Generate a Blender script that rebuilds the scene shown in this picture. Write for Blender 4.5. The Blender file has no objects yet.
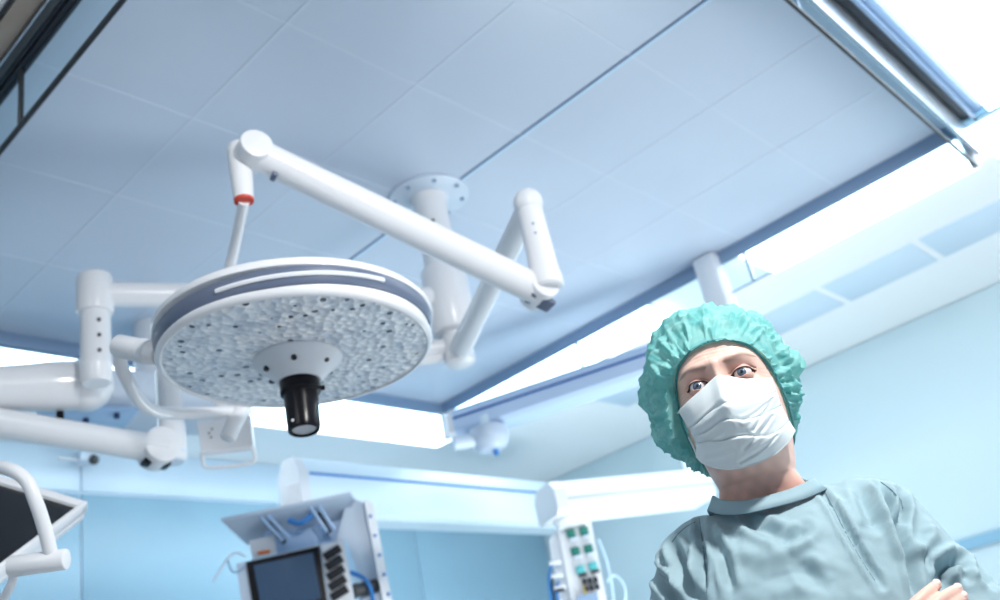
import bpy, bmesh, math, random
import numpy as np
from mathutils import Vector, Matrix, noise

random.seed(7)
SC = bpy.context.scene
COL = SC.collection
PI = math.pi

# ------------------------------------------------------------------ camera
CAMZ = 1.15
F_PX = 970.8
YAW, PITCH, ROLL = math.radians(51.5665), math.radians(25.5066), math.radians(-12.4206)
_f = Vector((math.sin(YAW)*math.cos(PITCH), math.cos(YAW)*math.cos(PITCH), math.sin(PITCH)))
_r0 = Vector((math.cos(YAW), -math.sin(YAW), 0))
_u0 = _r0.cross(_f)
_r = math.cos(ROLL)*_r0 + math.sin(ROLL)*_u0
_u = -math.sin(ROLL)*_r0 + math.cos(ROLL)*_u0
cam_d = bpy.data.cameras.new('camera')
cam = bpy.data.objects.new('camera', cam_d)
COL.objects.link(cam)
cam.matrix_world = Matrix(((_r.x, _u.x, -_f.x, 0), (_r.y, _u.y, -_f.y, 0), (_r.z, _u.z, -_f.z, CAMZ), (0, 0, 0, 1)))
cam_d.sensor_width = 36
cam_d.lens = F_PX*36/1000
cam_d.clip_start = 0.02
cam_d.dof.use_dof = True
cam_d.dof.focus_distance = 1.27
cam_d.dof.aperture_fstop = 4.5
SC.camera = cam

# ------------------------------------------------------------------ world, exposure, large lights
SC.view_settings.view_transform = 'Standard'
SC.view_settings.look = 'None'
SC.view_settings.gamma = 1
SC.view_settings.use_curve_mapping = False
SC.view_settings.exposure = 0.0
wd = bpy.data.worlds.new('world')
SC.world = wd
wd.use_nodes = True
wd.node_tree.nodes['Background'].inputs[0].default_value = (0.6, 0.75, 0.9, 1)
wd.node_tree.nodes['Background'].inputs[1].default_value = 0.3

STRIP_E = 5.5          # emission of the perimeter light strips
def area(name, loc, target, sx, sy, power, col):
    l = bpy.data.lights.new(name, 'AREA')
    l.shape = 'RECTANGLE'; l.size = sx; l.size_y = sy; l.energy = power; l.color = col
    o = bpy.data.objects.new(name, l); COL.objects.link(o)
    o.location = loc
    o.rotation_euler = (Vector(target)-Vector(loc)).to_track_quat('-Z', 'Y').to_euler()
    return o
# area lights added out of view to brighten person and room, no fixtures
area('key_light', (0.70, -0.56, 2.78), (1.2, 0.6, 1.45), 0.16, 0.16, 52, (1, 0.98, 0.95))
area('fill_light', (-1.2, 0.9, 2.9), (1.2, 0.8, 1.5), 1.2, 1.2, 14, (1, 0.98, 0.96))
area('added_uplight', (3.6, -1.9, 0.9), (5.2, 1.9, 3.2), 1.5, 1.5, 58, (1.0, 0.99, 0.98))  # added low uplight, unseen, brightens the right side of the ceiling
area('added_uplight_far', (4.0, 2.3, 0.75), (4.1, 3.6, 3.0), 1.2, 1.2, 42, (0.84, 0.97, 1))  # added low uplight, unseen, no table there; brightens the far right field

# ------------------------------------------------------------------ helpers
def ray(px, py):
    return _r*((px-500)/F_PX) + _u*(-(py-300)/F_PX) + _f
def W(px, py, d):
    """world point seen at that image position at depth d"""
    return Vector((0, 0, CAMZ)) + ray(px, py)*d
def Wz(px, py, z):
    r = ray(px, py); return Vector((0, 0, CAMZ)) + r*((z-CAMZ)/r.z)
def Wy(px, py, y):
    r = ray(px, py); return Vector((0, 0, CAMZ)) + r*(y/r.y)

MATS = {}
def mat(name, col, rough=0.5, metal=0.0, bump=0.0, bscale=40.0, var=0.0, vscale=6.0, trans=0.0, ior=1.45, emit=None, estr=0.0, spec=0.5, coat=0.0, alpha=1.0):
    if name in MATS: return MATS[name]
    m = bpy.data.materials.new(name); m.use_nodes = True
    nt = m.node_tree; b = nt.nodes['Principled BSDF']
    b.inputs['Base Color'].default_value = (*col, 1)
    b.inputs['Roughness'].default_value = rough
    b.inputs['Metallic'].default_value = metal
    b.inputs['IOR'].default_value = ior
    b.inputs['Specular IOR Level'].default_value = spec
    b.inputs['Transmission Weight'].default_value = trans
    b.inputs['Coat Weight'].default_value = coat
    b.inputs['Alpha'].default_value = alpha
    if emit:
        b.inputs['Emission Color'].default_value = (*emit, 1)
        b.inputs['Emission Strength'].default_value = estr
    if bump or var:
        tc = nt.nodes.new('ShaderNodeTexCoord')
    if var:
        n = nt.nodes.new('ShaderNodeTexNoise'); n.inputs['Scale'].default_value = vscale; n.inputs['Detail'].default_value = 4
        nt.links.new(tc.outputs['Object'], n.inputs['Vector'])
        mp = nt.nodes.new('ShaderNodeMapRange')
        mp.inputs['From Min'].default_value = 0.3; mp.inputs['From Max'].default_value = 0.7
        mp.inputs['To Min'].default_value = 1-var; mp.inputs['To Max'].default_value = 1+var*0.4
        nt.links.new(n.outputs['Fac'], mp.inputs['Value'])
        mx = nt.nodes.new('ShaderNodeMix'); mx.data_type = 'RGBA'; mx.blend_type = 'MULTIPLY'
        mx.inputs[0].default_value = 1
        mx.inputs[6].default_value = (*col, 1)
        nt.links.new(mp.outputs['Result'], mx.inputs[7])
        nt.links.new(mx.outputs[2], b.inputs['Base Color'])
    if bump:
        n2 = nt.nodes.new('ShaderNodeTexNoise'); n2.inputs['Scale'].default_value = bscale; n2.inputs['Detail'].default_value = 3
        nt.links.new(tc.outputs['Object'], n2.inputs['Vector'])
        bp = nt.nodes.new('ShaderNodeBump'); bp.inputs['Strength'].default_value = bump; bp.inputs['Distance'].default_value = 0.01
        nt.links.new(n2.outputs['Fac'], bp.inputs['Height'])
        nt.links.new(bp.outputs['Normal'], b.inputs['Normal'])
    MATS[name] = m
    return m

def attr_mat(name, rough=0.5, spec=0.4, sss=0.0, bump=0.0, bscale=300):
    m = bpy.data.materials.new(name); m.use_nodes = True
    nt = m.node_tree; b = nt.nodes['Principled BSDF']
    a = nt.nodes.new('ShaderNodeAttribute'); a.attribute_name = 'tint'
    nt.links.new(a.outputs['Color'], b.inputs['Base Color'])
    b.inputs['Roughness'].default_value = rough
    b.inputs['Specular IOR Level'].default_value = spec
    b.inputs['Subsurface Weight'].default_value = sss
    b.inputs['Subsurface Scale'].default_value = 0.004
    if bump:
        tc = nt.nodes.new('ShaderNodeTexCoord')
        n2 = nt.nodes.new('ShaderNodeTexNoise'); n2.inputs['Scale'].default_value = bscale; n2.inputs['Detail'].default_value = 3
        nt.links.new(tc.outputs['Object'], n2.inputs['Vector'])
        bp = nt.nodes.new('ShaderNodeBump'); bp.inputs['Strength'].default_value = bump; bp.inputs['Distance'].default_value = 0.002
        nt.links.new(n2.outputs['Fac'], bp.inputs['Height'])
        nt.links.new(bp.outputs['Normal'], b.inputs['Normal'])
    return m

def frame_axes(d):
    d = Vector(d).normalized()
    a = Vector((0, 0, 1)) if abs(d.z) < 0.9 else Vector((1, 0, 0))
    x = a.cross(d).normalized(); y = d.cross(x)
    return x, y, d

class MB:
    """collects shapes into one mesh"""
    def __init__(s): s.v = []; s.f = []
    def add(s, vs, fs):
        o = len(s.v); s.v += [tuple(v) for v in vs]; s.f += [tuple(i+o for i in f) for f in fs]; return s
    def box(s, c, size, X=(1, 0, 0), Y=(0, 1, 0), Z=(0, 0, 1), bev=0.0, seg=2):
        bm = bmesh.new(); bmesh.ops.create_cube(bm, size=1)
        for v in bm.verts: v.co = Vector((v.co.x*size[0], v.co.y*size[1], v.co.z*size[2]))
        if bev: bmesh.ops.bevel(bm, geom=bm.edges[:], offset=min(bev, min(size)*0.45), segments=seg, affect='EDGES', profile=0.5)
        c = Vector(c); X = Vector(X); Y = Vector(Y); Z = Vector(Z)
        bm.verts.index_update()
        s.add([c + X*v.co.x + Y*v.co.y + Z*v.co.z for v in bm.verts], [[v.index for v in f.verts] for f in bm.faces])
        bm.free(); return s
    def span(s, p0, p1, bev=0.0):
        p0 = Vector(p0); p1 = Vector(p1)
        return s.box((p0+p1)/2, [abs(a) for a in (p1-p0)], bev=bev)
    def lathe(s, c, axis, prof, seg=48, x=None, sx=1.0, sy=1.0):
        X, Y, D = frame_axes(axis)
        if x is not None:
            X = Vector(x); X = (X - D*X.dot(D)).normalized(); Y = D.cross(X)
        c = Vector(c); vs = []; fs = []
        n = len(prof)
        for (r, h) in prof:
            for k in range(seg):
                a = 2*PI*k/seg
                vs.append(c + D*h + X*(r*math.cos(a)*sx) + Y*(r*math.sin(a)*sy))
        for i in range(n-1):
            for k in range(seg):
                k2 = (k+1) % seg
                fs.append((i*seg+k, i*seg+k2, (i+1)*seg+k2, (i+1)*seg+k))
        if prof[0][0] > 1e-5: fs.append(tuple(range(seg-1, -1, -1)))
        if prof[-1][0] > 1e-5: fs.append(tuple((n-1)*seg+k for k in range(seg)))
        return s.add(vs, fs)
    def cyl(s, p0, p1, r0, r1=None, seg=28, bev=0.0):
        p0 = Vector(p0); p1 = Vector(p1); r1 = r0 if r1 is None else r1
        L = (p1-p0).length
        if bev:
            prof = [(r0-bev, 0), (r0-bev*0.3, bev*0.3), (r0, bev), (r1, L-bev), (r1-bev*0.3, L-bev*0.3), (r1-bev, L)]
        else: prof = [(r0, 0), (r1, L)]
        return s.lathe(p0, p1-p0, prof, seg)
    def tube(s, pts, r, seg=16, sub=6, flat=1.0, smooth=True):
        pts = [Vector(p) for p in pts]
        rs = r if isinstance(r, (list, tuple)) else [r]*len(pts)
        P = []; R = []
        if smooth and len(pts) > 2:
            for i in range(len(pts)-1):
                p0 = pts[max(i-1, 0)]; p1 = pts[i]; p2 = pts[i+1]; p3 = pts[min(i+2, len(pts)-1)]
                for k in range(sub):
                    t = k/sub
                    P.append(0.5*((2*p1)+(p2-p0)*t+(2*p0-5*p1+4*p2-p3)*t*t+(3*p1-p0-3*p2+p3)*t**3))
                    R.append(rs[i]+(rs[i+1]-rs[i])*t)
            P.append(pts[-1]); R.append(rs[-1])
        else: P = pts; R = list(rs)
        vs = []; fs = []
        t0 = (P[1]-P[0]).normalized(); X, Y, _ = frame_axes(t0)
        for i, p in enumerate(P):
            t = (P[min(i+1, len(P)-1)]-P[max(i-1, 0)]).normalized()
            X = (X - t*X.dot(t)).normalized(); Y = t.cross(X)
            for k in range(seg):
                a = 2*PI*k/seg
                vs.append(p + X*math.cos(a)*R[i] + Y*math.sin(a)*R[i]*flat)
        n = len(P)
        for i in range(n-1):
            for k in range(seg):
                k2 = (k+1) % seg
                fs.append((i*seg+k, i*seg+k2, (i+1)*seg+k2, (i+1)*seg+k))
        fs.append(tuple(range(seg-1, -1, -1))); fs.append(tuple((n-1)*seg+k for k in range(seg)))
        return s.add(vs, fs)
    def ball(s, c, r, seg=24, sc=(1, 1, 1), X=(1, 0, 0), Y=(0, 1, 0), Z=(0, 0, 1)):
        c = Vector(c); X = Vector(X); Y = Vector(Y); Z = Vector(Z); vs = []; fs = []; h = seg//2
        for i in range(1, h):
            ph = PI*i/h
            for k in range(seg):
                a = 2*PI*k/seg
                vs.append(c + X*(r*sc[0]*math.sin(ph)*math.cos(a)) + Y*(r*sc[1]*math.sin(ph)*math.sin(a)) + Z*(r*sc[2]*math.cos(ph)))
        for i in range(h-2):
            for k in range(seg):
                k2 = (k+1) % seg
                fs.append((i*seg+k, (i+1)*seg+k, (i+1)*seg+k2, i*seg+k2))
        t = len(vs); vs += [c+Z*r*sc[2], c-Z*r*sc[2]]
        for k in range(seg):
            k2 = (k+1) % seg
            fs.append((t, k, k2)); fs.append((t+1, (h-2)*seg+k2, (h-2)*seg+k))
        return s.add(vs, fs)
    def prism(s, poly, n, th):
        poly = [Vector(p) for p in poly]; n = Vector(n).normalized()*th; k = len(poly)
        vs = poly + [p+n for p in poly]
        fs = [tuple(range(k-1, -1, -1)), tuple(range(k, 2*k))] + [(i, (i+1) % k, k+(i+1) % k, k+i) for i in range(k)]
        return s.add(vs, fs)
    def build(s, name, m, parent=None, ang=35, recalc=True):
        me = bpy.data.meshes.new(name)
        me.from_pydata(s.v, [], s.f); me.update()
        if recalc:
            bm = bmesh.new(); bm.from_mesh(me); bmesh.ops.recalc_face_normals(bm, faces=bm.faces[:]); bm.to_mesh(me); bm.free()
        me.materials.append(m)
        for p in me.polygons: p.use_smooth = True
        me.set_sharp_from_angle(angle=math.radians(ang))
        o = bpy.data.objects.new(name, me); COL.objects.link(o)
        if parent is not None:
            o.parent = parent
            o.matrix_parent_inverse = parent.matrix_world.inverted() if parent.type != 'EMPTY' else Matrix.Translation(-Vector(parent.location))
        return o

def thing(name, label, cat, loc=(0, 0, 0), group=None):
    o = bpy.data.objects.new(name, None); COL.objects.link(o)
    o.location = loc; o.empty_display_size = 0.1
    o['label'] = label; o['category'] = cat
    if group: o['group'] = group
    return o
def tag(o, label, cat, group=None):
    o['label'] = label; o['category'] = cat
    if group: o['group'] = group
    return o
def struct(o, label=None):
    o['kind'] = 'structure'
    if label: o['label'] = label
    return o

# ------------------------------------------------------------------ materials
M_ceil = mat('ceiling_paint', (0.87, 0.91, 0.93), 0.45)
M_field = mat('laminar_cloth', (0.565, 0.645, 0.765), 0.28, var=0.05, vscale=1.2)
M_seam = mat('field_frame', (0.34, 0.44, 0.64), 0.4)
M_wall = mat('wall_glass_panel', (0.25, 0.42, 0.54), 0.3, var=0.03, vscale=1.0)
M_wall_hi = mat('wall_frieze', (0.56, 0.70, 0.82), 0.35)
M_floor = mat('floor_vinyl', (0.62, 0.61, 0.62), 0.3, var=0.05)
M_white = mat('white_enamel', (0.76, 0.775, 0.81), 0.28, coat=0.3)
M_white2 = mat('white_plastic', (0.70, 0.73, 0.78), 0.4)
M_grey = mat('slate_grey_band', (0.11, 0.14, 0.215), 0.35)
M_bluegrey = mat('blue_grey_metal', (0.25, 0.36, 0.52), 0.35, metal=0.2)
M_steel = mat('brushed_aluminium', (0.62, 0.66, 0.72), 0.25, metal=1.0)
M_dark = mat('dark_channel', (0.012, 0.016, 0.025), 0.4)
M_darkgrey = mat('dark_grey_metal', (0.06, 0.065, 0.07), 0.35, metal=0.3)
M_brown = mat('taupe_lacquer', (0.30, 0.25, 0.21), 0.35, var=0.12, vscale=12)
M_black = mat('black_polymer', (0.004, 0.004, 0.007), 0.25, spec=0.25)
M_screen = mat('black_screen', (0.006, 0.006, 0.008), 0.25)
M_red = mat('red_cap', (0.62, 0.05, 0.02), 0.4)
M_blue = mat('blue_accent', (0.03, 0.20, 0.55), 0.35)
M_glass = mat('skirt_glass', (0.80, 0.92, 0.97), 0.03, trans=1.0, ior=1.05)
M_diff = mat('lamp_diffuser', (0.9, 0.95, 1.0), 0.5, emit=(0.86, 0.96, 1.0), estr=STRIP_E)

# ------------------------------------------------------------------ the room
ZC = CAMZ + 2.05
FX0, FX1, FY0, FY1 = 0.90, 4.06, 0.62, 3.84       # laminar field
RX0, RX1, RY0, RY1 = -2.6, 6.22, -3.2, 5.02
fl = struct(MB().span((RX0, RY0, -0.1), (RX1, RY1, 0)).build('floor', M_floor))
b = MB()
b.span((RX0, RY0, ZC), (FX0, RY1, ZC+0.1)); b.span((FX1, RY0, ZC), (RX1, RY1, ZC+0.1))
b.span((FX0, RY0, ZC), (FX1, FY0, ZC+0.1)); b.span((FX0, FY1, ZC), (FX1, RY1, ZC+0.1))
b.span((FX0, FY0, ZC+0.012), (FX1, FY1, ZC+0.1))
ceil = struct(b.build('ceiling', M_ceil))
# field cloth panels with shallow joints
xs = [FX0, 1.42, 1.93, 2.45, 2.965, 3.48, FX1]
ys = [FY0, 1.17, 1.68, 2.20, 2.70, 3.24, FY1]
for i in range(6):
    for j in range(6):
        g = 0.0035
        gl = 0.009 if i == 3 else g
        gr = 0.009 if i == 2 else g
        MB().span((xs[i]+gl, ys[j]+g, ZC), (xs[i+1]-gr, ys[j+1]-g, ZC+0.012)).build('ceiling_panel', M_field, ceil)
M_joint = mat('joint_strip', (0.62, 0.695, 0.805), 0.4)
for xx in (xs[1], xs[2], xs[4], xs[5]):
    MB().span((xx-0.004, FY0, ZC-0.0015), (xx+0.004, FY1, ZC+0.010)).build('joint_strip', M_joint, ceil)
for yy in ys[1:-1]:
    MB().span((FX0, yy-0.004, ZC-0.0012), (FX1, yy+0.004, ZC+0.010)).build('joint_strip', M_joint, ceil)
MB().span((2.4455, FY0, ZC-0.006), (2.4505, FY1, ZC+0.010)).build('seam_profile', M_seam, ceil)
MB().span((2.452, FY0, ZC-0.003), (2.462, FY1, ZC+0.010)).build('seam_profile', mat('seam_cyan', (0.55, 0.80, 0.95), 0.3), ceil)
# vent panels in the side ceiling
M_vent = mat('vent_panel', (0.60, 0.74, 0.86), 0.4)
for y0, y1 in ((-0.42, 0.10), (0.12, 0.63), (0.66, 1.17), (1.21, 1.74), (1.78, 2.30), (2.34, 2.86), (2.9, 3.42)):
    MB().span((5.03, y0, ZC-0.006), (5.43, y1, ZC+0.01), bev=0.003).build('vent_panel', M_vent, ceil)
wb = struct(MB().span((RX0-0.1, RY1, 0), (RX1+0.1, RY1+0.1, ZC+0.1)).build('wall_back', M_wall_hi))
x = -2.42
while x < RX1-0.1:
    MB().span((x+0.006, RY1-0.012, 0.02), (min(x+2.4, RX1-0.01)-0.006, RY1, 2.93), bev=0.002).build('wall_panel', M_wall, wb)
    MB().span((x+0.006, RY1-0.012, 2.945), (min(x+2.4, RX1-0.01)-0.006, RY1, ZC-0.01), bev=0.002).build('frieze_panel', M_wall_hi, wb)
    x += 2.4
M_wallr = mat('wall_side_panel', (0.62, 0.77, 0.83), 0.25)
wr = struct(MB().span((RX1, RY0-0.1, 0), (RX1+0.1, RY1, ZC+0.1)).build('wall_right', M_wallr))
y = RY0+0.01
while y < RY1-0.1:
    MB().span((RX1-0.012, y+0.004, 0.02), (RX1, min(y+8.4, RY1-0.02)-0.004, ZC-0.01), bev=0.002).build('wall_panel', M_wallr, wr)
    y += 8.4
struct(MB().span((RX0-0.1, RY0-0.1, 0), (RX0, RY1, ZC+0.1)).build('wall_left', M_wall_hi))
struct(MB().span((RX0, RY0-0.1, 0), (RX1, RY0, ZC+0.1)).build('wall_front', M_wall_hi))
# bumper rail along the right wall
rz = CAMZ + 0.66
M_rail = mat('blue_rail', (0.26, 0.48, 0.64), 0.35)
rail = struct(MB().span((RX1-0.05, RY0+0.05, rz-0.035), (RX1-0.012, RY1-0.05, rz+0.03), bev=0.01).build('trim_1', M_rail))

# glass skirt round the laminar field
SK = 0.225
ZS = ZC-SK
def skirt(n, p0, p1, nseg, mrail, bottom=0.012, rh=0.024):
    p0 = Vector(p0); p1 = Vector(p1); d = (p1-p0); L = d.length; d.normalize(); nrm = Vector((-d.y, d.x, 0))
    up = Vector((0, 0, 1))
    root = struct(MB().box((p0+p1)/2+up*(ZC-rh/2), (L, 0.03, rh), d, nrm, up, bev=0.003).build('trim_%d' % n, mrail))
    MB().box((p0+p1)/2+up*(ZS+bottom/2), (L, 0.012, bottom), d, nrm, up, bev=0.002).build('bottom_rail', M_dark if n == 3 else mrail, root)
    for k in range(nseg):
        a = p0 + d*(L*k/nseg+0.008); c = p0 + d*(L*(k+1)/nseg-0.008)
        MB().box((a+c)/2+up*((ZS+bottom+ZC-rh)/2), ((c-a).length, 0.005, ZC-rh-ZS-bottom), d, nrm, up).build('glass_pane', M_glass, root)
        if k: MB().box(p0+d*(L*k/nseg)+up*((ZS+ZC)/2), (0.014, 0.014, SK-0.02), d, nrm, up, bev=0.002).build('post', M_darkgrey if n == 2 else mrail, root)
    return root
skirt(2, (FX0, FY0, 0), (FX0, FY1, 0), 2, M_dark, 0.014)
skirt(3, (FX0, FY0, 0), (FX1, FY0, 0), 2, M_bluegrey, 0.014)
skirt(4, (FX0, FY1, 0), (FX1, FY1, 0), 3, M_bluegrey, 0.006, 0.062)
skirt(5, (FX1, FY0, 0), (FX1, FY1, 0), 3, M_bluegrey, 0.006, 0.062)
for n, (x, y) in enumerate(((FX0, FY0), (FX0, FY1), (FX1, FY0), (FX1, FY1))):
    struct(MB().box((x, y, ZC-SK/2), (0.035, 0.035, SK), bev=0.006).build('trim_%d' % (6+n), M_white2))
# side channel profiles (left of the field and in front of it)
def channel(n, axis, spec, a0, a1):
    root = None
    for (o0, o1, drop, m) in spec:
        if axis == 'y': p0, p1 = (o0, a0, ZC-drop), (o1, a1, ZC)
        else: p0, p1 = (a0, o0, ZC-drop), (a1, o1, ZC)
        o = MB().span(p0, p1, bev=0.004).build('trim_%d' % n if root is None else 'profile', m, root)
        if root is None: root = struct(o)
channel(10, 'y', [(0.872, 0.882, 0.02, M_dark), (0.848, 0.871, 0.02, M_darkgrey), (0.842, 0.847, 0.024, M_steel), (0.782, 0.840, 0.012, M_brown), (0.770, 0.780, 0.016, M_dark)], FY0-0.3, FY1+0.1)
channel(11, 'x', [(0.585, 0.603, 0.17, M_steel), (0.555, 0.583, 0.02, M_dark), (0.535, 0.553, 0.03, M_bluegrey), (0.505, 0.533, 0.012, M_bluegrey)], FX0-0.1, FX1+0.02)  # steel rail, made deeper to imitate the silver reflection in the glass

struct(MB().span((4.035, -0.6, ZC-0.03), (4.105, FY0-0.02, ZC), bev=0.006).build('trim_12', M_rail))
# perimeter ceiling lights
def strip(p0, p1, label, group):
    t = thing('ceiling_light', label, 'light', ((p0[0]+p1[0])/2, (p0[1]+p1[1])/2, ZC), group)
    MB().span((p0[0]+0.008, p0[1]+0.008, ZC-0.045), (p1[0]-0.008, p1[1]-0.008, ZC-0.006), bev=0.006).build('diffuser', M_diff, t)
    MB().span((p0[0], p0[1], ZC-0.012), (p1[0], p1[1], ZC-0.001), bev=0.002).build('housing', M_white2, t)
BY0, BY1 = 3.955, 4.37
for i, (x0, x1) in enumerate(((0.9, 2.45), (2.47, 4.06))):
    strip((x0, BY0), (x1, BY1), ['long ceiling light strip behind the left lamp arms', 'long ceiling light strip seen below the round surgical lamp'][i], 'ceiling lights around the glass skirt')
strip((4.075, BY0), (4.50, BY1), 'square ceiling light at the far corner of the ceiling field', 'ceiling lights around the glass skirt')
for i, (y0, y1) in enumerate(((0.66, 1.76), (2.34, 3.84))):
    strip((4.115, y0), (4.49, y1), ['long ceiling light strip at the upper right beside the dark beam', 'ceiling light strip between the corner post and the green cap'][i], 'ceiling lights around the glass skirt')
strip((4.115, -0.6), (4.49, 0.60), 'ceiling light strip at the right edge beyond the steel rail', 'ceiling lights around the glass skirt')
strip((2.4, -0.35), (4.03, 0.49), 'large square ceiling light in the top right corner', 'ceiling lights around the glass skirt')

# ------------------------------------------------------------------ ceiling column of the lamp system
CX, CY = 2.42, 2.16
c0 = Vector((CX, CY, 0))
UP = Vector((0, 0, 1))
def at(z): return Vector((CX, CY, CAMZ+z))
t = thing('ceiling_column', 'white ceiling column with round bolted flange carrying the lamp arms', 'column', (CX, CY, ZC))
M_flange = mat('flange_blue', (0.60, 0.69, 0.80), 0.3)
MB().lathe((CX, CY, ZC), (0, 0, -1), [(0.16, 0), (0.16, 0.010), (0.152, 0.014), (0.0, 0.014)], 48).build('flange', M_flange, t)
for k in range(8):
    a = 2*PI*k/8+0.2
    p = Vector((CX+0.135*math.cos(a), CY+0.135*math.sin(a), ZC-0.014))
    MB().cyl(p, p-UP*0.008, 0.008, seg=8).build('bolt', M_bluegrey, t)
MB().lathe(at(2.036), (0, 0, -1), [(0.075, 0), (0.068, 0.02), (0.066, 0.05), (0.064, 0.32), (0.066, 0.33)], 40).build('pillar', M_white, t)
MB().lathe(at(1.72), (0, 0, -1), [(0.05, 0), (0.082, 0.004), (0.086, 0.012), (0.086, 0.26), (0.08, 0.27), (0.05, 0.275)], 40).build('swivel_hub', M_white, t)
MB().lathe(at(1.45), (0, 0, -1), [(0.05, 0), (0.05, 0.11), (0.048, 0.12), (0.040, 0.126), (0, 0.128)], 36).build('spindle', M_white, t)
p = at(1.90); v = (Vector((0, 0, CAMZ+1.9))-p); v.z = 0; v.normalize()
MB().cyl(p+v*0.06, p+v*0.068, 0.008, seg=12).build('screw', M_dark, t)

# ------------------------------------------------------------------ main surgical lamp
t = thing('surgical_lamp', 'big round white surgical lamp with black handle and folded swing arm', 'surgical lamp', (CX, CY, CAMZ+1.36))
z1 = 1.375
A0 = at(z1); A1 = Wz(529, 207, CAMZ+z1)
d = (A1-A0).normalized()
MB().tube([A0+d*0.03, A0+d*0.3, A1], [0.042, 0.036, 0.034], 24, smooth=False).build('swing_arm', M_white, t)
MB().lathe(A0+UP*0.055, (0, 0, -1), [(0.045, 0), (0.056, 0.004), (0.056, 0.096), (0.05, 0.10)], 32).build('arm_collar', M_white, t)
# knuckle at the arm end, seen as a disc
kn = MB().ball(A1+UP*0.012, 0.042, 28, sc=(1, 1, 1.05)); kn.build('elbow_cap', M_white2, t)
P0 = A1
P1 = Vector((A1.x, A1.y, CAMZ+z1-0.235))
MB().lathe(P0, P1-P0, [(0.032, 0), (0.036, 0.02), (0.040, 0.21), (0.043, 0.225), (0.043, 0.252), (0.038, 0.258), (0, 0.258)], 32).build('drop_post', M_white, t)
vc = (Vector((0, 0, CAMZ))-P0); vc.z = 0; vc.normalize()
for k in range(4):
    pp = P0 - UP*(0.075+0.03*k) + vc*0.034
    MB().cyl(pp, pp+vc*0.004, 0.004, seg=10).build('screw', M_bluegrey, t)
# long spring arm
S0 = W(533, 297, 2.62); S1 = W(253, 152, 2.40)
S0 = Vector((P1.x, P1.y, P1.z)) + (S0-Vector((P1.x, P1.y, P1.z)))*0.6
d = (S1-S0).normalized()
MB().tube([S0-d*0.01, S0+d*0.12, S0+d*0.5, S1-d*0.1, S1], [0.042, 0.043, 0.042, 0.040, 0.040], 28, smooth=False).build('spring_arm', M_white, t)
side = d.cross(UP).normalized()
MB().cyl(S0-side*0.044, S0+side*0.044, 0.041, bev=0.006, seg=36).build('hinge_drum', M_white, t)
pe = S0 + d*0.004 - UP*0.034
MB().box(pe, (0.075, 0.05, 0.018), d, side, d.cross(side), bev=0.006).build('end_clip', M_grey, t)
MB().cyl(S1-side*0.040, S1+side*0.040, 0.041, bev=0.006, seg=36).build('hinge_drum', M_white, t)
pm = S0 + (S1-S0)*0.45; 
MB().box(pm - side*0.034*(1 if side.dot(_f) > 0 else -1), (0.09, 0.004, 0.012), d, side, d.cross(side), bev=0.001).build('label_plate', M_white2, t)
# drop post with red ring
R0 = W(240, 160, 2.41); R1 = W(243.5, 214, 2.41)
R1 = Vector((R0.x, R0.y, R1.z))
MB().tube([R0+UP*0.03, R0-UP*0.02, R1], [0.030, 0.029, 0.024], 28, smooth=False).build('end_post', M_white, t)
MB().ball(R0+UP*0.025, 0.031, 24).build('post_cap', M_white, t)
MB().lathe(R1, (0, 0, -1), [(0.024, -0.004), (0.0245, 0), (0.0235, 0.004), (0, 0.0045)], 28).build('ring', M_red, t)
pb = S1 + d*(-0.055) - UP*0.035
MB().box(pb, (0.014, 0.03, 0.03), d, side, d.cross(side), bev=0.003).build('stop_block', M_grey, t)
J = W(241, 407, 2.60)
MB().tube([R1-UP*0.004, W(234, 250, 2.46), W(228, 285, 2.50), W(232, 350, 2.57), J], 0.0135, 18).build('hanger_rod', M_white, t)
# lamp head
LC = W(297, 343, 2.20)
tv = (LC-Vector((0, 0, CAMZ))); tv.z = 0; tv.normalize()       # away from the camera
tr = Vector((tv.y, -tv.x, 0))                                   # to the right
tilt = math.radians(0.5); roll2 = math.radians(2.5)
N = (UP + tv*math.tan(tilt) + tr*math.tan(roll2)).normalized()                # lamp axis (up)
DN = -N
HR = 0.312
head_prof = [(0.0, -0.085), (0.10, -0.083), (0.20, -0.074), (0.27, -0.060), (0.306, -0.046), (0.314, -0.036), (0.312, -0.026),
             (0.300, -0.020), (0.300, 0.018), (0.305, 0.021), (0.304, 0.030), (0.299, 0.036), (0.294, 0.038), (0.290, 0.035), (0.290, 0.026), (0.0, 0.026)]
MB().lathe(LC, DN, head_prof, 96, x=tr).build('housing', M_white, t, ang=50)
# grey bumper band, broken at the yoke joint
def band(a0, a1, prof, name, m, parent, seg=90, closed=True):
    vs = []; fs = []; n = len(prof)
    Y = DN.cross(tr)
    for i in range(seg+1):
        a = math.radians(a0+(a1-a0)*i/seg)
        e = 1.0
        for (r, h) in prof:
            vs.append(LC + DN*h + tr*(r*math.cos(a)) + Y*(r*math.sin(a)))
    for i in range(seg):
        for k in range(n):
            k2 = (k+1) % n
            fs.append((i*n+k, i*n+k2, (i+1)*n+k2, (i+1)*n+k))
    fs.append(tuple(range(n))); fs.append(tuple(seg*n+k for k in range(n-1, -1, -1)))
    return MB().add(vs, fs).build(name, m, parent, ang=40)
bp = [(0.296, -0.021), (0.309, -0.023), (0.311, -0.018), (0.3075, 0.008), (0.304, 0.015), (0.296, 0.016)]
band(-170, 168, bp, 'bumper_band', M_grey, t, 120)
sp = [(0.300, -0.006), (0.313, -0.008), (0.3145, -0.004), (0.3125, 0.001), (0.300, 0.002)]
band(52, 118, sp, 'bumper_strip', M_white2, t, 40)
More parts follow.
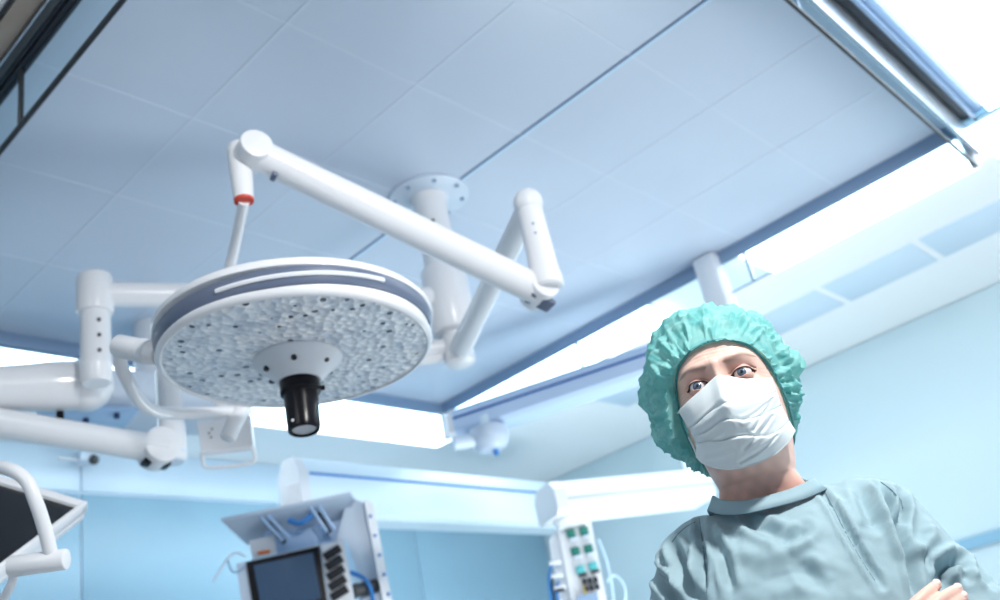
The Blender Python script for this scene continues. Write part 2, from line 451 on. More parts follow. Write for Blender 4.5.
# bubbled lens window
mw = bpy.data.materials.new('bubbled_lens'); mw.use_nodes = True
nt = mw.node_tree; bs = nt.nodes['Principled BSDF']
tc = nt.nodes.new('ShaderNodeTexCoord')
def node(kind, **kw):
    n = nt.nodes.new(kind)
    for k, v in kw.items(): n.inputs[k].default_value = v
    return n
v1 = node('ShaderNodeTexVoronoi', Scale=58.0); nt.links.new(tc.outputs['Object'], v1.inputs['Vector'])
v2 = node('ShaderNodeTexVoronoi', Scale=45.0); nt.links.new(tc.outputs['Object'], v2.inputs['Vector'])
ns = node('ShaderNodeTexNoise', Scale=9.0, Detail=5.0); nt.links.new(tc.outputs['Object'], ns.inputs['Vector'])
rmp = nt.nodes.new('ShaderNodeValToRGB')
rmp.color_ramp.elements[0].position = 0.0; rmp.color_ramp.elements[0].color = (0.44, 0.51, 0.63, 1)
rmp.color_ramp.elements[1].position = 1.0; rmp.color_ramp.elements[1].color = (0.90, 0.92, 0.95, 1)
sep = nt.nodes.new('ShaderNodeSeparateColor'); nt.links.new(v1.outputs['Color'], sep.inputs[0])
mxn = nt.nodes.new('ShaderNodeMath'); mxn.operation = 'MULTIPLY_ADD'; mxn.inputs[1].default_value = 0.8
nt.links.new(sep.outputs[0], mxn.inputs[0])
sub = nt.nodes.new('ShaderNodeMath'); sub.operation = 'MULTIPLY_ADD'; sub.inputs[1].default_value = 1.4; sub.inputs[2].default_value = -0.42
nt.links.new(ns.outputs['Fac'], sub.inputs[0]); nt.links.new(sub.outputs[0], mxn.inputs[2])
nt.links.new(mxn.outputs[0], rmp.inputs[0])
# sparse dark bubbles
sep2 = nt.nodes.new('ShaderNodeSeparateColor'); nt.links.new(v2.outputs['Color'], sep2.inputs[0])
gt = nt.nodes.new('ShaderNodeMath'); gt.operation = 'GREATER_THAN'; gt.inputs[1].default_value = 0.80
nt.links.new(sep2.outputs[1], gt.inputs[0])
lt = nt.nodes.new('ShaderNodeMath'); lt.operation = 'LESS_THAN'; lt.inputs[1].default_value = 0.33
nt.links.new(v2.outputs['Distance'], lt.inputs[0])
mu = nt.nodes.new('ShaderNodeMath'); mu.operation = 'MULTIPLY'; nt.links.new(gt.outputs[0], mu.inputs[0]); nt.links.new(lt.outputs[0], mu.inputs[1])
mc = nt.nodes.new('ShaderNodeMix'); mc.data_type = 'RGBA'; nt.links.new(mu.outputs[0], mc.inputs[0])
nt.links.new(rmp.outputs[0], mc.inputs[6]); mc.inputs[7].default_value = (0.03, 0.045, 0.08, 1)
nt.links.new(mc.outputs[2], bs.inputs['Base Color'])
bmp = node('ShaderNodeBump', Strength=1.0, Distance=0.008); nt.links.new(v1.outputs['Distance'], bmp.inputs['Height'])
nt.links.new(bmp.outputs['Normal'], bs.inputs['Normal'])
bs.inputs['Roughness'].default_value = 0.10; bs.inputs['Coat Weight'].default_value = 0.5
win = MB().lathe(LC, DN, [(0.2905, 0.026), (0.2905, 0.0335), (0.27, 0.037), (0.20, 0.040), (0.12, 0.041), (0.0, 0.041)], 96, x=tr).build('lens_window', mw, t, ang=60)
# hub and handle
hub_c = LC + DN*0.036
hub = MB().lathe(hub_c, DN, [(0.098, 0.0), (0.099, 0.008), (0.094, 0.016), (0.078, 0.030), (0.060, 0.046), (0.052, 0.056), (0.048, 0.060), (0, 0.060)], 48).build('handle_hub', M_white2, t)
Y = DN.cross(tr)
for a in (35, 95, 155, 215, 275, 335):
    ar = math.radians(a)
    q = hub_c + DN*0.032 + (tr*math.cos(ar)+Y*math.sin(ar))*0.074
    MB().cyl(q-DN*0.004, q+DN*0.004+(tr*math.cos(ar)+Y*math.sin(ar))*0.003, 0.006, seg=12).build('screw', M_dark, hub)
H0 = hub_c + DN*0.056
hd = (DN + tr*0.03 - tv*0.10).normalized()
han = MB().lathe(H0, hd, [(0.043, 0), (0.0445, 0.004), (0.0445, 0.032), (0.041, 0.036), (0.038, 0.038), (0.0365, 0.09), (0.0355, 0.118), (0.034, 0.124), (0.029, 0.126), (0.0275, 0.120), (0, 0.118)], 44).build('handle', M_black, t, ang=30)
MB().lathe(H0, hd, [(0.026, 0.115), (0.026, 0.121), (0.0, 0.1215)], 32).build('camera_glass', mat('handle_lens', (0.45, 0.48, 0.52), 0.2), han)
q = H0 + hd*0.026 + tr*0.044
MB().cyl(q, q+tr*0.010, 0.006, seg=12, bev=0.001).build('lock_button', M_black, han)
q = H0 + hd*0.108 - tv*0.030 - tr*0.022
MB().ball(q, 0.0035, 10).build('indicator', M_white, han)
# yoke
lj = LC + tr*(-HR+0.015) + DN*(-0.012)
y0 = W(118, 346, 2.20); 
MB().cyl(lj, y0, 0.026, 0.027, bev=0.004, seg=32).build('yoke_joint', M_white, t)
yd = (y0-lj).normalized()
MB().lathe(lj+yd*0.03, yd, [(0.0265, 0), (0.0285, 0.002), (0.0285, 0.026), (0.0265, 0.028)], 32).build('joint_ring', M_white2, t)
MB().tube([y0-yd*0.014, W(120, 362, 2.205), W(128, 381, 2.24), W(138, 399, 2.30), W(152, 410, 2.36), W(172, 413.5, 2.43), W(205, 413, 2.50), W(240, 411, 2.59)], 0.0155, 20).build('yoke_tube', M_white, t)
MB().cyl(W(244, 402, 2.60), W(227, 439, 2.52), 0.024, 0.021, bev=0.006, seg=28).build('yoke_pivot', M_white, t)

# ------------------------------------------------------------------ second lamp arm (left)
HUB = W(95, 294, 3.08)
t = thing('lamp_suspension', 'white jointed lamp arm at the left with a capped post and three screws', 'lamp arm', tuple(HUB))
zc = HUB.z
A0 = Vector((CX, CY, zc))
d = (HUB-A0).normalized()
MB().tube([A0+d*0.07, HUB-d*0.03], [0.045, 0.040], 26, smooth=False).build('swing_arm', M_white, t)
q = HUB - d*0.38
MB().tube([q, q+d*0.09], 0.0425, 26, smooth=False).build('arm_sleeve', M_white2, t)
MB().lathe(HUB+UP*0.065, -UP, [(0.045, 0), (0.052, 0.004), (0.056, 0.014), (0.056, 0.125), (0.052, 0.135), (0.045, 0.137)], 36).build('post_cap', M_white, t)
PB = Vector((HUB.x, HUB.y, W(97, 372, 3.2).z))
MB().lathe(HUB-UP*0.06, -UP, [(0.045, 0), (0.046, 0.18), (0.048, 0.185), (0.048, 0.20), (0.046, 0.205), (0.046, 0.24), (0.04, 0.25), (0, 0.25)], 36).build('post', M_white, t)
vc = -Vector((HUB.x, HUB.y, 0)).normalized()
for k in range(3):
    pp = HUB - UP*(0.115+0.052*k) + vc*0.044 + Vector((vc.y, -vc.x, 0))*(-0.010)
    MB().cyl(pp, pp+vc*0.006, 0.006, seg=10).build('screw', M_darkgrey, t)
E0 = W(86, 385, 3.06); E1 = W(-170, 396, 2.7)
d = (E1-E0).normalized(); s2 = d.cross(UP).normalized()
MB().tube([E0+d*0.02, E0+d*0.10, E0+d*0.22, E0+d*0.45, E1], [0.078, 0.078, 0.070, 0.064, 0.062], 28, flat=1.0).build('spring_arm', M_white, t)
MB().ball(E0, 0.084, 28).build('elbow', M_white, t)
q = W(60, 416, 3.0)
MB().cyl(q+UP*0.02, q-UP*0.035, 0.011, 0.014, seg=14).build('lock_knob', M_black, t)

# ------------------------------------------------------------------ monitor on third arm
PX = W(172, 450, 3.2)
t = thing('monitor_suspension', 'white lower arm reaching left beneath the lamp arm with a vertical post', 'monitor arm', tuple(PX))
zt = at(1.40).z
A0 = Vector((CX, CY, zt))
B0 = Vector((PX.x, PX.y, zt))
d = (B0-A0).normalized()
MB().tube([A0+d*0.05, B0], 0.034, 22, smooth=False).build('swing_arm', M_white, t)
MB().lathe(B0+UP*0.04, -UP, [(0.036, 0), (0.043, 0.006), (0.043, 0.20), (0.046, 0.205), (0.046, zt-PX.z+0.07), (0.042, zt-PX.z+0.08), (0.0, zt-PX.z+0.08)], 32).build('post', M_white, t)
MB().cyl(Vector((PX.x, PX.y, PX.z-0.01)), Vector((PX.x, PX.y, PX.z-0.045)), 0.047, 0.040, seg=30, bev=0.004).build('post_foot', M_flange, t)
E0 = W(158, 449, 3.12); E1 = W(-190, 392, 2.62)
d = (E1-E0).normalized(); s2 = d.cross(UP).normalized()
MB().tube([E0-d*0.02, E0+d*0.10, E0+d*0.3, E1], [0.056, 0.054, 0.052, 0.055], 28, flat=0.8).build('spring_arm', M_white, t)
MB().cyl(E0-s2*0.052, E0+s2*0.052, 0.060, bev=0.008, seg=36).build('elbow', M_white, t)
q = W(156, 463, 3.10)
MB().box(q, (0.085, 0.06, 0.022), d, s2, d.cross(s2), bev=0.008).build('elbow_clip', M_black, t)
# drop to the monitor, outside the left edge
MK = W(-60, 500, 2.3)
MB().tube([E1, E1-UP*0.03, Vector((MK.x, MK.y, E1.z-0.12)), MK+UP*0.06, MK], 0.026, 18).build('hanger_rod', M_white, t)

# monitor plane through three image points
K0 = W(88, 507, 2.15); 
def perp_corner(k0, pa, pb, la, lb):
    best = None
    for da in np.linspace(1.6, 2.9, 60):
        a = W(pa[0], pa[1], da)-k0
        for db in np.linspace(1.4, 2.9, 60):
            c = W(pb[0], pb[1], db)-k0
            e = abs(a.normalized().dot(c.normalized()))*3 + (a.length/ c.length - la/lb)**2*0.6
            if best is None or e < best[0]: best = (e, a.normalized(), c.normalized())
    return best[1], best[2]
ea, eb = perp_corner(K0, (-30, 471.5), (-25, 594), 0.30, 0.34)
eb = (eb - ea*ea.dot(eb)).normalized()
nm = ea.cross(eb).normalized()
if nm.dot(K0-Vector((0, 0, CAMZ))) > 0: nm = -nm          # towards the viewer
t = thing('monitor', 'monitor with black screen, white frame and curved tube handle at the lower left', 'monitor', tuple(K0))
LA, LB = 0.56, 0.42
cm = K0 + ea*LA/2 + eb*LB/2
MB().box(cm - nm*0.018, (LA, LB, 0.03), ea, eb, nm, bev=0.012).build('casing', M_white2, t)
fr = MB()
for (o, s_) in (((LA/2, 0.014), (LA, 0.028)), ((LA/2, LB-0.014), (LA, 0.028)), ((0.006, LB/2), (0.012, LB)), ((LA-0.006, LB/2), (0.012, LB))):
    fr.box(K0+ea*o[0]+eb*o[1], (s_[0], s_[1], 0.03), ea, eb, nm, bev=0.006)
fr.build('frame', M_white, t)
MB().box(cm + nm*0.0, (LA-0.03, LB-0.03, 0.012), ea, eb, nm).build('screen', M_screen, t)
MB().ball(cm-nm*0.06, 0.05, 20).build('mount', M_white, t)
MB().tube([cm-nm*0.05, (cm-nm*0.05+MK)/2+UP*0.02, MK], 0.02, 14).build('bracket', M_white, t)
# curved handle with grip in front of the monitor
MB().tube([W(-60, 470, 1.95), W(-20, 466, 1.85), W(8, 469, 1.78), W(26, 480, 1.76), W(36, 502, 1.75), W(45, 530, 1.75), W(51.5, 557, 1.75)], 0.0125, 18).build('handle_tube', M_white, t)
MB().cyl(W(10, 567, 1.75), W(67, 559, 1.75), 0.019, bev=0.003, seg=28).build('grip', M_white, t)
MB().tube([W(14, 574, 1.75), W(11, 585, 1.75), W(4, 597, 1.76), W(-8, 612, 1.78), W(-40, 640, 1.8)], 0.008, 14).build('handle_rod', M_white2, t)
MB().tube([W(-60, 470, 1.95), W(-110, 490, 2.05), MK], 0.0125, 14).build('root_tube', M_white, t)

# ------------------------------------------------------------------ bracket plate with loop handle
t = thing('mounting_plate', 'white plate with wire loop handle hanging below the surgical lamp', 'bracket', tuple(W(225, 440, 3.3)))
p00, p10, p11, p01 = W(197, 422, 3.3), W(250, 416, 3.3), W(254, 450, 3.3), W(202, 456, 3.3)
nn = (p10-p00).cross(p01-p00).normalized()
MB().prism([p00, p10, p11, p01], nn, 0.02).build('plate', M_white, t)
MB().tube([W(202, 452, 3.28), W(203, 462, 3.28), W(207, 467.5, 3.28), W(230, 466.5, 3.28), W(250, 463.5, 3.28), W(255, 459, 3.28), W(253, 447, 3.28)], 0.006, 12).build('loop_handle', M_white, t)
MB().tube([W(203, 453, 3.27), W(228, 451, 3.27), W(252, 448, 3.27)], 0.007, 12).build('crossbar', M_white2, t)
hq = W(222, 425, 3.35); 
MB().cyl(hq-UP*0.03, Vector((hq.x, hq.y, zt-0.02)), 0.024, seg=24).build('hanger_post', M_white, t)
fa = Vector((CX, CY, zt)); 
MB().tube([Vector((hq.x, hq.y, zt-0.03)), fa+(Vector((hq.x, hq.y, zt))-fa).normalized()*0.06-UP*0.03], 0.022, 16, smooth=False).build('support_arm', M_white, t)
for (px, py) in ((209, 433), (212, 429), (211, 437)):
    q = W(px, py, 3.285); MB().ball(q, 0.004, 8).build('screw', M_darkgrey, t)

# ------------------------------------------------------------------ supply booms
M_boom = mat('boom_enamel', (0.70, 0.83, 0.92), 0.3)
M_boomw = mat('boom_white', (0.85, 0.89, 0.94), 0.35)
def boom_beam(t, p0, p1, w, h, stripe=0.35, m=M_boom, ms=M_blue, cap=0.06):
    p0 = Vector(p0); p1 = Vector(p1); d = p1-p0; L = d.length; d.normalize()
    n = d.cross(UP).normalized(); u = n.cross(d)
    prof = [(-w/2, -h/2+0.02), (-w/2+0.02, -h/2), (w/2-0.02, -h/2), (w/2, -h/2+0.02), (w/2, h*0.22), (w/2-0.05, h/2), (-w/2+0.05, h/2), (-w/2, h*0.22)]
    MB().prism([p0+n*a+u*c for a, c in prof], d, L).build('beam', m, t)
    zs = h/2 - stripe*h
    for s_ in (-1, 1):
        MB().box((p0+p1)/2 + n*(s_*(w/2+0.001)) + u*zs, (L*0.995, 0.006, 0.013), d, n, u, bev=0.002).build('accent_stripe', ms, t)
    if cap:
        MB().prism([p0+n*a*1.01+u*c*1.02 for a, c in prof], -d, cap).build('end_cap', M_white, t)
    return d, n, u
# boom A, carries the patient monitor
yb = 3.95
a0 = Wy(299, 487, yb); a1 = Wy(552, 505, yb); a1.z = a0.z
t = thing('supply_boom', 'long pale ceiling supply boom with blue stripe above the patient monitor', 'supply boom', tuple((a0+a1)/2), 'ceiling supply booms')
d, n, u = boom_beam(t, a0-UP*0.02, a1-UP*0.02, 0.18, 0.32, 0.30)
q = a0 + d*(-0.02)
MB().lathe(q+UP*0.0, -UP, [(0.06, 0), (0.085, 0.01), (0.09, 0.12), (0.085, 0.15), (0.08, 0.19)], 32).build('swivel', M_white, t)

# boom B, carries the socket column
b0 = W(556, 503, 4.9); b1 = Wz(700, 488, b0.z)
t = thing('supply_boom', 'white ceiling supply boom behind the neck above the green socket column', 'supply boom', tuple((b0+b1)/2), 'ceiling supply booms')
d, n, u = boom_beam(t, b0, b1, 0.26, 0.17, 0.62, M_boomw, mat('lilac_stripe', (0.55, 0.58, 0.75), 0.4))
MB().lathe(b0+d*0.06-UP*0.05, -UP, [(0.09, 0), (0.09, 0.05), (0.075, 0.07), (0.07, 0.075)], 32).build('swivel', M_white, t)
MB().lathe(Vector((b1.x, b1.y, ZC)), -UP, [(0.14, 0), (0.14, 0.02), (0.055, 0.03), (0.055, ZC-b1.z)], 32).build('ceiling_post', M_boomw, t)

# boom C, far right behind the cap
c0_ = W(460, 425, 5.0); c1_ = Wz(738, 333, c0_.z)
t = thing('supply_boom', 'grey blue ceiling supply boom with dark stripe under the far corner light', 'supply boom', tuple((c0_+c1_)/2), 'ceiling supply booms')
d, n, u = boom_beam(t, c0_, c1_, 0.18, 0.15, 0.42, mat('boom_grey_blue', (0.50, 0.63, 0.82), 0.3), mat('navy_stripe', (0.02, 0.10, 0.36), 0.35), cap=0.03)
k = W(489, 434, 4.85)
MB().lathe(k+UP*0.04, -UP, [(0.07, 0), (0.095, 0.015), (0.10, 0.06), (0.085, 0.10), (0.06, 0.125), (0, 0.13)], 32).build('swivel', mat('swivel_grey', (0.50, 0.58, 0.70), 0.3), t)
MB().tube([k+Vector((-0.16, 0.10, -0.03)), k+Vector((0, 0, -0.02))], 0.035, 16, smooth=False).build('swivel_arm', M_flange, t)
k = Vector((k.x, k.y, k.z))
q = W(496, 452, 4.80)
MB().cyl(q+UP*0.03, q-UP*0.015, 0.014, seg=16, bev=0.003).build('knob', M_blue, t)
MB().cyl(k-UP*0.06, Vector((k.x, k.y, a0.z+0.10)), 0.035, seg=24).build('link_post', M_boom, t)
q = c1_-d*0.03
MB().span((q.x-0.06, q.y-0.06, c1_.z+0.02), (q.x+0.06, q.y+0.06, ZC), bev=0.02).build('ceiling_mount', M_boomw, t)

# grey box boom at the back left with bolted underside plate
t = thing('equipment_carrier', 'grey white ceiling carrier box behind the left arms with bolted plate below', 'supply boom', tuple(W(110, 400, 4.0)))
g0 = W(55, 399, 3.9); g1 = Wz(240, 408, g0.z)
d = (g1-g0).normalized(); n = d.cross(UP).normalized()
MB().box((g0+g1)/2, ((g1-g0).length, 0.30, 0.17), d, n, UP, bev=0.02).build('beam', mat('carrier_grey', (0.62, 0.69, 0.78), 0.4), t)
pc = W(85, 420, 3.85)
pl = MB().box(Vector((pc.x, pc.y, g0.z-0.105)), (0.36, 0.22, 0.014), d, n, UP, bev=0.003).build('underside_plate', mat('plate_blue', (0.36, 0.52, 0.75), 0.25), t)
for (px, py) in ((86, 422), (117, 425), (60, 415)):
    q = Vector(W(px, py, 3.85)); q.z = g0.z-0.112
    MB().cyl(q, q-UP*0.02, 0.012, seg=14, bev=0.002).build('bolt', mat('navy_bolt', (0.02, 0.05, 0.16), 0.4), pl)
MB().cyl((g0+g1)/2+UP*0.08, Vector((*((g0+g1)/2).xy, ZC)), 0.07, seg=24).build('ceiling_post', M_white2, t)
# small ceiling camera seen under the arm
t = thing('wall_camera', 'small grey blue device on the back wall beneath the lower arm', 'camera', tuple(Wy(86, 459, RY1-0.05)))
q = Wy(86, 459, RY1-0.09)
MB().box(q, (0.11, 0.10, 0.05), bev=0.015).build('body', M_flange, t)
MB().ball(q+Vector((0.02, -0.05, -0.02)), 0.028, 16).build('dome', M_darkgrey, t)
MB().cyl(q+Vector((0, 0.03, 0)), Vector((q.x, RY1-0.005, q.z)), 0.02, seg=12).build('stem', M_white2, t)
MB().box(q+Vector((-0.09, 0, -0.01)), (0.12, 0.03, 0.012), bev=0.004).build('arm', M_white2, t)

# ------------------------------------------------------------------ equipment hung on boom A: patient monitor rack
def viewer_frame(px, py, dep, turn=0.0):
    o = W(px, py, dep); v = Vector((o.x, o.y, 0)).normalized()
    v = Matrix.Rotation(turn, 3, 'Z') @ v
    return o, Vector((v.y, -v.x, 0)), v          # origin, right, away
def plane_pt(o, v, off):
    """function mapping an image point onto the plane facing the viewer at offset off behind o"""
    def fn(px, py):
        r = ray(px, py); c = Vector((0, 0, CAMZ))
        return c + r*(((o-c).dot(v)+off)/r.dot(v))
    return fn
RD = 3.9
o, rx, rv = viewer_frame(300, 560, RD)
P = plane_pt(o, rv, 0.0)
t = thing('equipment_column', 'white equipment column with tilted shelf hanging from the striped boom', 'equipment column', tuple(o))
def pbox(poly, off, th, name, m, parent, bev=0.0):
    f = plane_pt(o, rv, off)
    pts = [f(*p) for p in poly]
    return MB().prism(pts, rv, th).build(name, m, parent)
M_trans = mat('translucent_blue', (0.42, 0.60, 0.86), 0.25)
M_steelw = mat('pale_steel', (0.50, 0.60, 0.72), 0.3)
pbox([(348, 497), (366, 503), (392, 620), (352, 640), (330, 560)], 0.04, 0.22, 'body', M_steelw, t)
pbox([(364, 500), (373, 503), (397, 625), (388, 628)], 0.00, 0.05, 'rail', M_boomw, t)
for k in range(6):
    fpt = plane_pt(o, rv, -0.003)(370.5+k*4.6, 516+k*19.5)
    MB().ball(fpt, 0.007, 10).build('bolt', M_blue, t)
# sloping hood above the monitor
fA = plane_pt(o, rv, -0.03); fB = plane_pt(o, rv, 0.20)
hood = MB().prism([fA(221, 521), fA(300, 505), fA(351, 494.5), fB(362, 512), fB(352, 535), fB(247, 545)], (0, 0, 1), 0.012).build('hood', M_steelw, t)
pbox([(262, 520), (345, 503), (352, 540), (268, 556)], 0.10, 0.1, 'back_panel', M_trans, t)
for (xa, ya, xb, yb_) in ((259, 515, 283, 541), (266, 513.5, 290, 539), (309, 505, 327, 532), (317, 503.5, 335, 530)):
    f = plane_pt(o, rv, 0.0)
    a = f(xa, ya); c = f(xb, yb_)
    dd = (c-a).normalized()
    MB().box((a+c)/2, ((c-a).length, 0.012, 0.02), dd, rv.cross(dd).normalized(), rv, bev=0.003).build('grip_bar', M_trans, t)
f = plane_pt(o, rv, 0.035)
for (xa, ya, xb, yb_) in ((262, 517, 285, 543), (313, 506, 330, 533)):
    a = f(xa, ya); c = f(xb, yb_); dd = (c-a).normalized()
    MB().box((a+c)/2, ((c-a).length, 0.02, 0.01), dd, rv.cross(dd).normalized(), rv).build('grip_gap_shade', M_dark, t)  # solid dark bars stand in for the shade between the grip bars
MB().tube([plane_pt(o, rv, 0.0)(288, 520), plane_pt(o, rv, 0.0)(300, 523), plane_pt(o, rv, 0.0)(312, 515)], 0.012, 12).build('grip_link', M_blue, t)
pbox([(249, 541), (274, 535), (277, 552), (252, 558)], 0.03, 0.08, 'module', M_white, t)
MB().box(plane_pt(o, rv, 0.015)(264, 552.5), (0.05, 0.02, 0.014), rx, rv, UP, bev=0.004).build('orange_tab', mat('orange_plastic', (0.75, 0.18, 0.03), 0.4), t)
top_j = Vector((a0.x, a0.y, a0.z-0.19))
MB().tube([top_j+UP*0.02, Vector((top_j.x+0.02, top_j.y, top_j.z-0.06)), plane_pt(o, rv, 0.14)(330, 515)], [0.085, 0.08, 0.06], 24, smooth=False).build('neck', M_white, t)
MB().cyl(plane_pt(o, rv, 0.0)(352, 592), plane_pt(o, rv, 0.05)(376, 586), 0.03, seg=20, bev=0.004).build('cable_reel', M_darkgrey, t)
MB().tube([plane_pt(o, rv, 0)(350, 572), plane_pt(o, rv, -0.01)(364, 578), plane_pt(o, rv, -0.01)(371, 590), plane_pt(o, rv, 0)(374, 606)], 0.008, 10).build('cable', M_blue, t)
pbox([(330, 545), (346, 540), (364, 590), (352, 612), (345, 600)], 0.0, 0.06, 'blue_cover', mat('pale_blue_cover', (0.45, 0.68, 0.86), 0.4), t)

t = thing('patient_monitor', 'patient monitor with dark screen and five side keys under the sloping hood', 'monitor', tuple(plane_pt(o, rv, 0)(285, 580)))
pbox([(236, 564), (246, 561.5), (321, 544), (344, 540), (358, 618), (247, 642)], -0.06, 0.10, 'casing', M_steelw, t)
pbox([(246, 562), (319, 546), (330, 620), (258, 640)], -0.068, 0.012, 'bezel', M_black, t)
pbox([(253.5, 565.5), (313, 552.5), (321, 598), (262, 612)], -0.071, 0.008, 'screen', mat('monitor_glass', (0.05, 0.09, 0.16), 0.12), t)
kp = pbox([(321, 545.5), (343, 541), (354, 600), (332, 606)], -0.072, 0.014, 'key_panel', M_white2, t)
f = plane_pt(o, rv, -0.078)
for k in range(5):
    cx, cy = 332.3+k*1.75, 549.2+k*10.1
    a = f(cx-8, cy+8.4); c = f(cx+8, cy-1.6); e = f(cx+0.9, cy+3.4); dd = (c-a).normalized()
    MB().box((a+c)/2, ((c-a).length, 0.008, 0.033), dd, rv, dd.cross(rv)*-1, bev=0.003).build('key', mat('key_black', (0.012, 0.013, 0.018), 0.7), kp)
t = thing('sensor_cable', 'thin grey sensor cables hanging left of the patient monitor', 'cable', tuple(f(232, 560)))
MB().tube([f(246, 557), f(238, 553), f(230, 556), f(222, 567), f(213, 582)], 0.0045, 8).build('lead', M_flange, t)
MB().tube([f(228, 560), f(232, 571), f(238, 571), f(245, 566)], 0.004, 8).build('lead', M_bluegrey, t)

# ------------------------------------------------------------------ socket column on boom B
o, rx, rv = viewer_frame(580, 555, 4.85)
t = thing('socket_column', 'white supply column with green gas sockets below the right boom', 'supply column', tuple(o))
pbox([(557, 525), (591, 521), (615, 640), (580, 648)], 0.0, 0.22, 'body', M_white, t)
pbox([(549, 540), (560, 526), (583, 648), (566, 650)], 0.05, 0.16, 'side_panel', M_boomw, t)
M_green = mat('green_socket', (0.01, 0.17, 0.14), 0.4)
M_teal = mat('teal_socket', (0.10, 0.45, 0.48), 0.4)
f = plane_pt(o, rv, -0.012)
for (px, py, m) in ((571, 533.5, M_green), (584, 531, M_green), (575.5, 551, M_green), (588.5, 548.5, M_green), (580.5, 569.5, M_teal), (593, 566, M_teal)):
    s = MB().box(f(px, py), (0.043, 0.03, 0.037), rx, rv, UP, bev=0.004).build('socket', m, t)
    MB().box(f(px+2.4, py+5.5), (0.043, 0.026, 0.012), rx, rv, UP, bev=0.002).build('socket_flap', M_flange if m is M_green else M_darkgrey, s)
for i in range(3):
    for j in range(2):
        MB().box(f(584.5+i*5.6+j*1.6, 581.5+j*7-i*0.9), (0.021, 0.02, 0.026), rx, rv, UP, bev=0.002).build('outlet', M_dark, t)
pbox([(577, 596), (597, 592), (600, 606), (580, 610)], -0.03, 0.06, 'outlet_tray', M_bluegrey, t)
MB().box(f(585, 590), (0.010, 0.02, 0.04), rx, rv, UP).build('yellow_tag', mat('yellow_tag', (0.75, 0.55, 0.12), 0.5), t)
for (px, py) in ((555, 563), (557, 576), (560, 588)):
    MB().box(f(px, py), (0.06, 0.05, 0.018), rx, rv, UP, bev=0.005).build('hook_shelf', M_white, t)
for k, (px, m) in enumerate(((550, M_blue), (553, M_dark), (557, M_blue))):
    MB().tube([f(px+2, 565+k*8), f(px-1, 578+k*6), f(px+1, 600), f(px+3, 640)], 0.007, 10).build('hose', m, t)
MB().box(f(560, 590), (0.045, 0.05, 0.014), rx, rv, UP, bev=0.003).build('clip', M_dark, t)
M_hose = mat('pale_hose', (0.50, 0.66, 0.80), 0.4)
MB().tube([f(607, 582), f(613, 575), f(622, 582), f(625, 597), f(618, 625)], 0.008, 10).build('hose', M_hose, t)
MB().tube([f(598, 540), f(606, 560), f(612, 590), f(616, 640)], 0.008, 10).build('hose', M_hose, t)
# low items at the far right, behind the arm

# ------------------------------------------------------------------ the person
PD = 1.36
_c = ray(722, 400)*PD
PO = Vector((_c.x, _c.y, 0)); PYA = PO.normalized(); PXA = Vector((PYA.y, -PYA.x, 0)); PDIST = PO.length
def L2W(x, y, z): return PO + PXA*x + PYA*y + UP*z
LW = np.array([[PXA.x, PYA.x, 0], [PXA.y, PYA.y, 0], [0, 0, 1]])
def l2w(A): return A @ LW.T + np.array([PO.x, PO.y, 0])
def PL(px, py, yl=0.0):
    """photo point on the plane yl behind the person's axis -> local (x, y, z)"""
    r = ray(px, py); k = (PDIST+yl)/r.dot(PYA); p = r*k
    return (p.dot(PXA), yl, p.z+CAMZ)
person = thing('person', 'person in green bouffant cap, white face mask and blue grey gown with arms crossed', 'person', tuple(PO))
M_skin = attr_mat('skin', 0.42, 0.35, 0.10, bump=0.10, bscale=500)

def np_mesh(name, V, F, m, parent, tint=None, smooth=True):
    me = bpy.data.meshes.new(name)
    me.from_pydata(V.tolist(), [], F if isinstance(F, list) else F.tolist()); me.update()
    bm = bmesh.new(); bm.from_mesh(me); bmesh.ops.recalc_face_normals(bm, faces=bm.faces[:]); bm.to_mesh(me); bm.free()
    if tint is not None:
        a = me.color_attributes.new('tint', 'FLOAT_COLOR', 'POINT')
        c = np.concatenate([tint, np.ones((len(tint), 1))], 1).astype(np.float32)
        a.data.foreach_set('color', c.ravel())
    me.materials.append(m)
    me.polygons.foreach_set('use_smooth', [smooth]*len(me.polygons))
    o = bpy.data.objects.new(name, me); COL.objects.link(o)
    if parent is not None:
        o.parent = parent; o.matrix_parent_inverse = Matrix.Translation(-Vector(parent.location))
    return o
def grid_faces(n, m, wrap=False):
    i = np.arange(n-1)[:, None]; j = np.arange(m if wrap else m-1)[None, :]
    j2 = (j+1) % m
    return np.stack([i*m+j, i*m+j2, (i+1)*m+j2, (i+1)*m+j], -1).reshape(-1, 4)
def smooth1(a, k):
    w = np.hanning(2*k+3); w /= w.sum()
    return np.convolve(np.pad(a, k+1, mode='edge'), w, 'valid')

EX, EZ = 0.0125, 1.555          # middle of the eyes in person space
HYAW = math.radians(5)          # head turned a little to the viewer's left
ch, sh = math.cos(HYAW), math.sin(HYAW)
def head2loc(A):
    x, y, z = A[..., 0], A[..., 1], A[..., 2]
    return np.stack([EX + x*ch + y*sh, -x*sh + y*ch, EZ + z], -1)

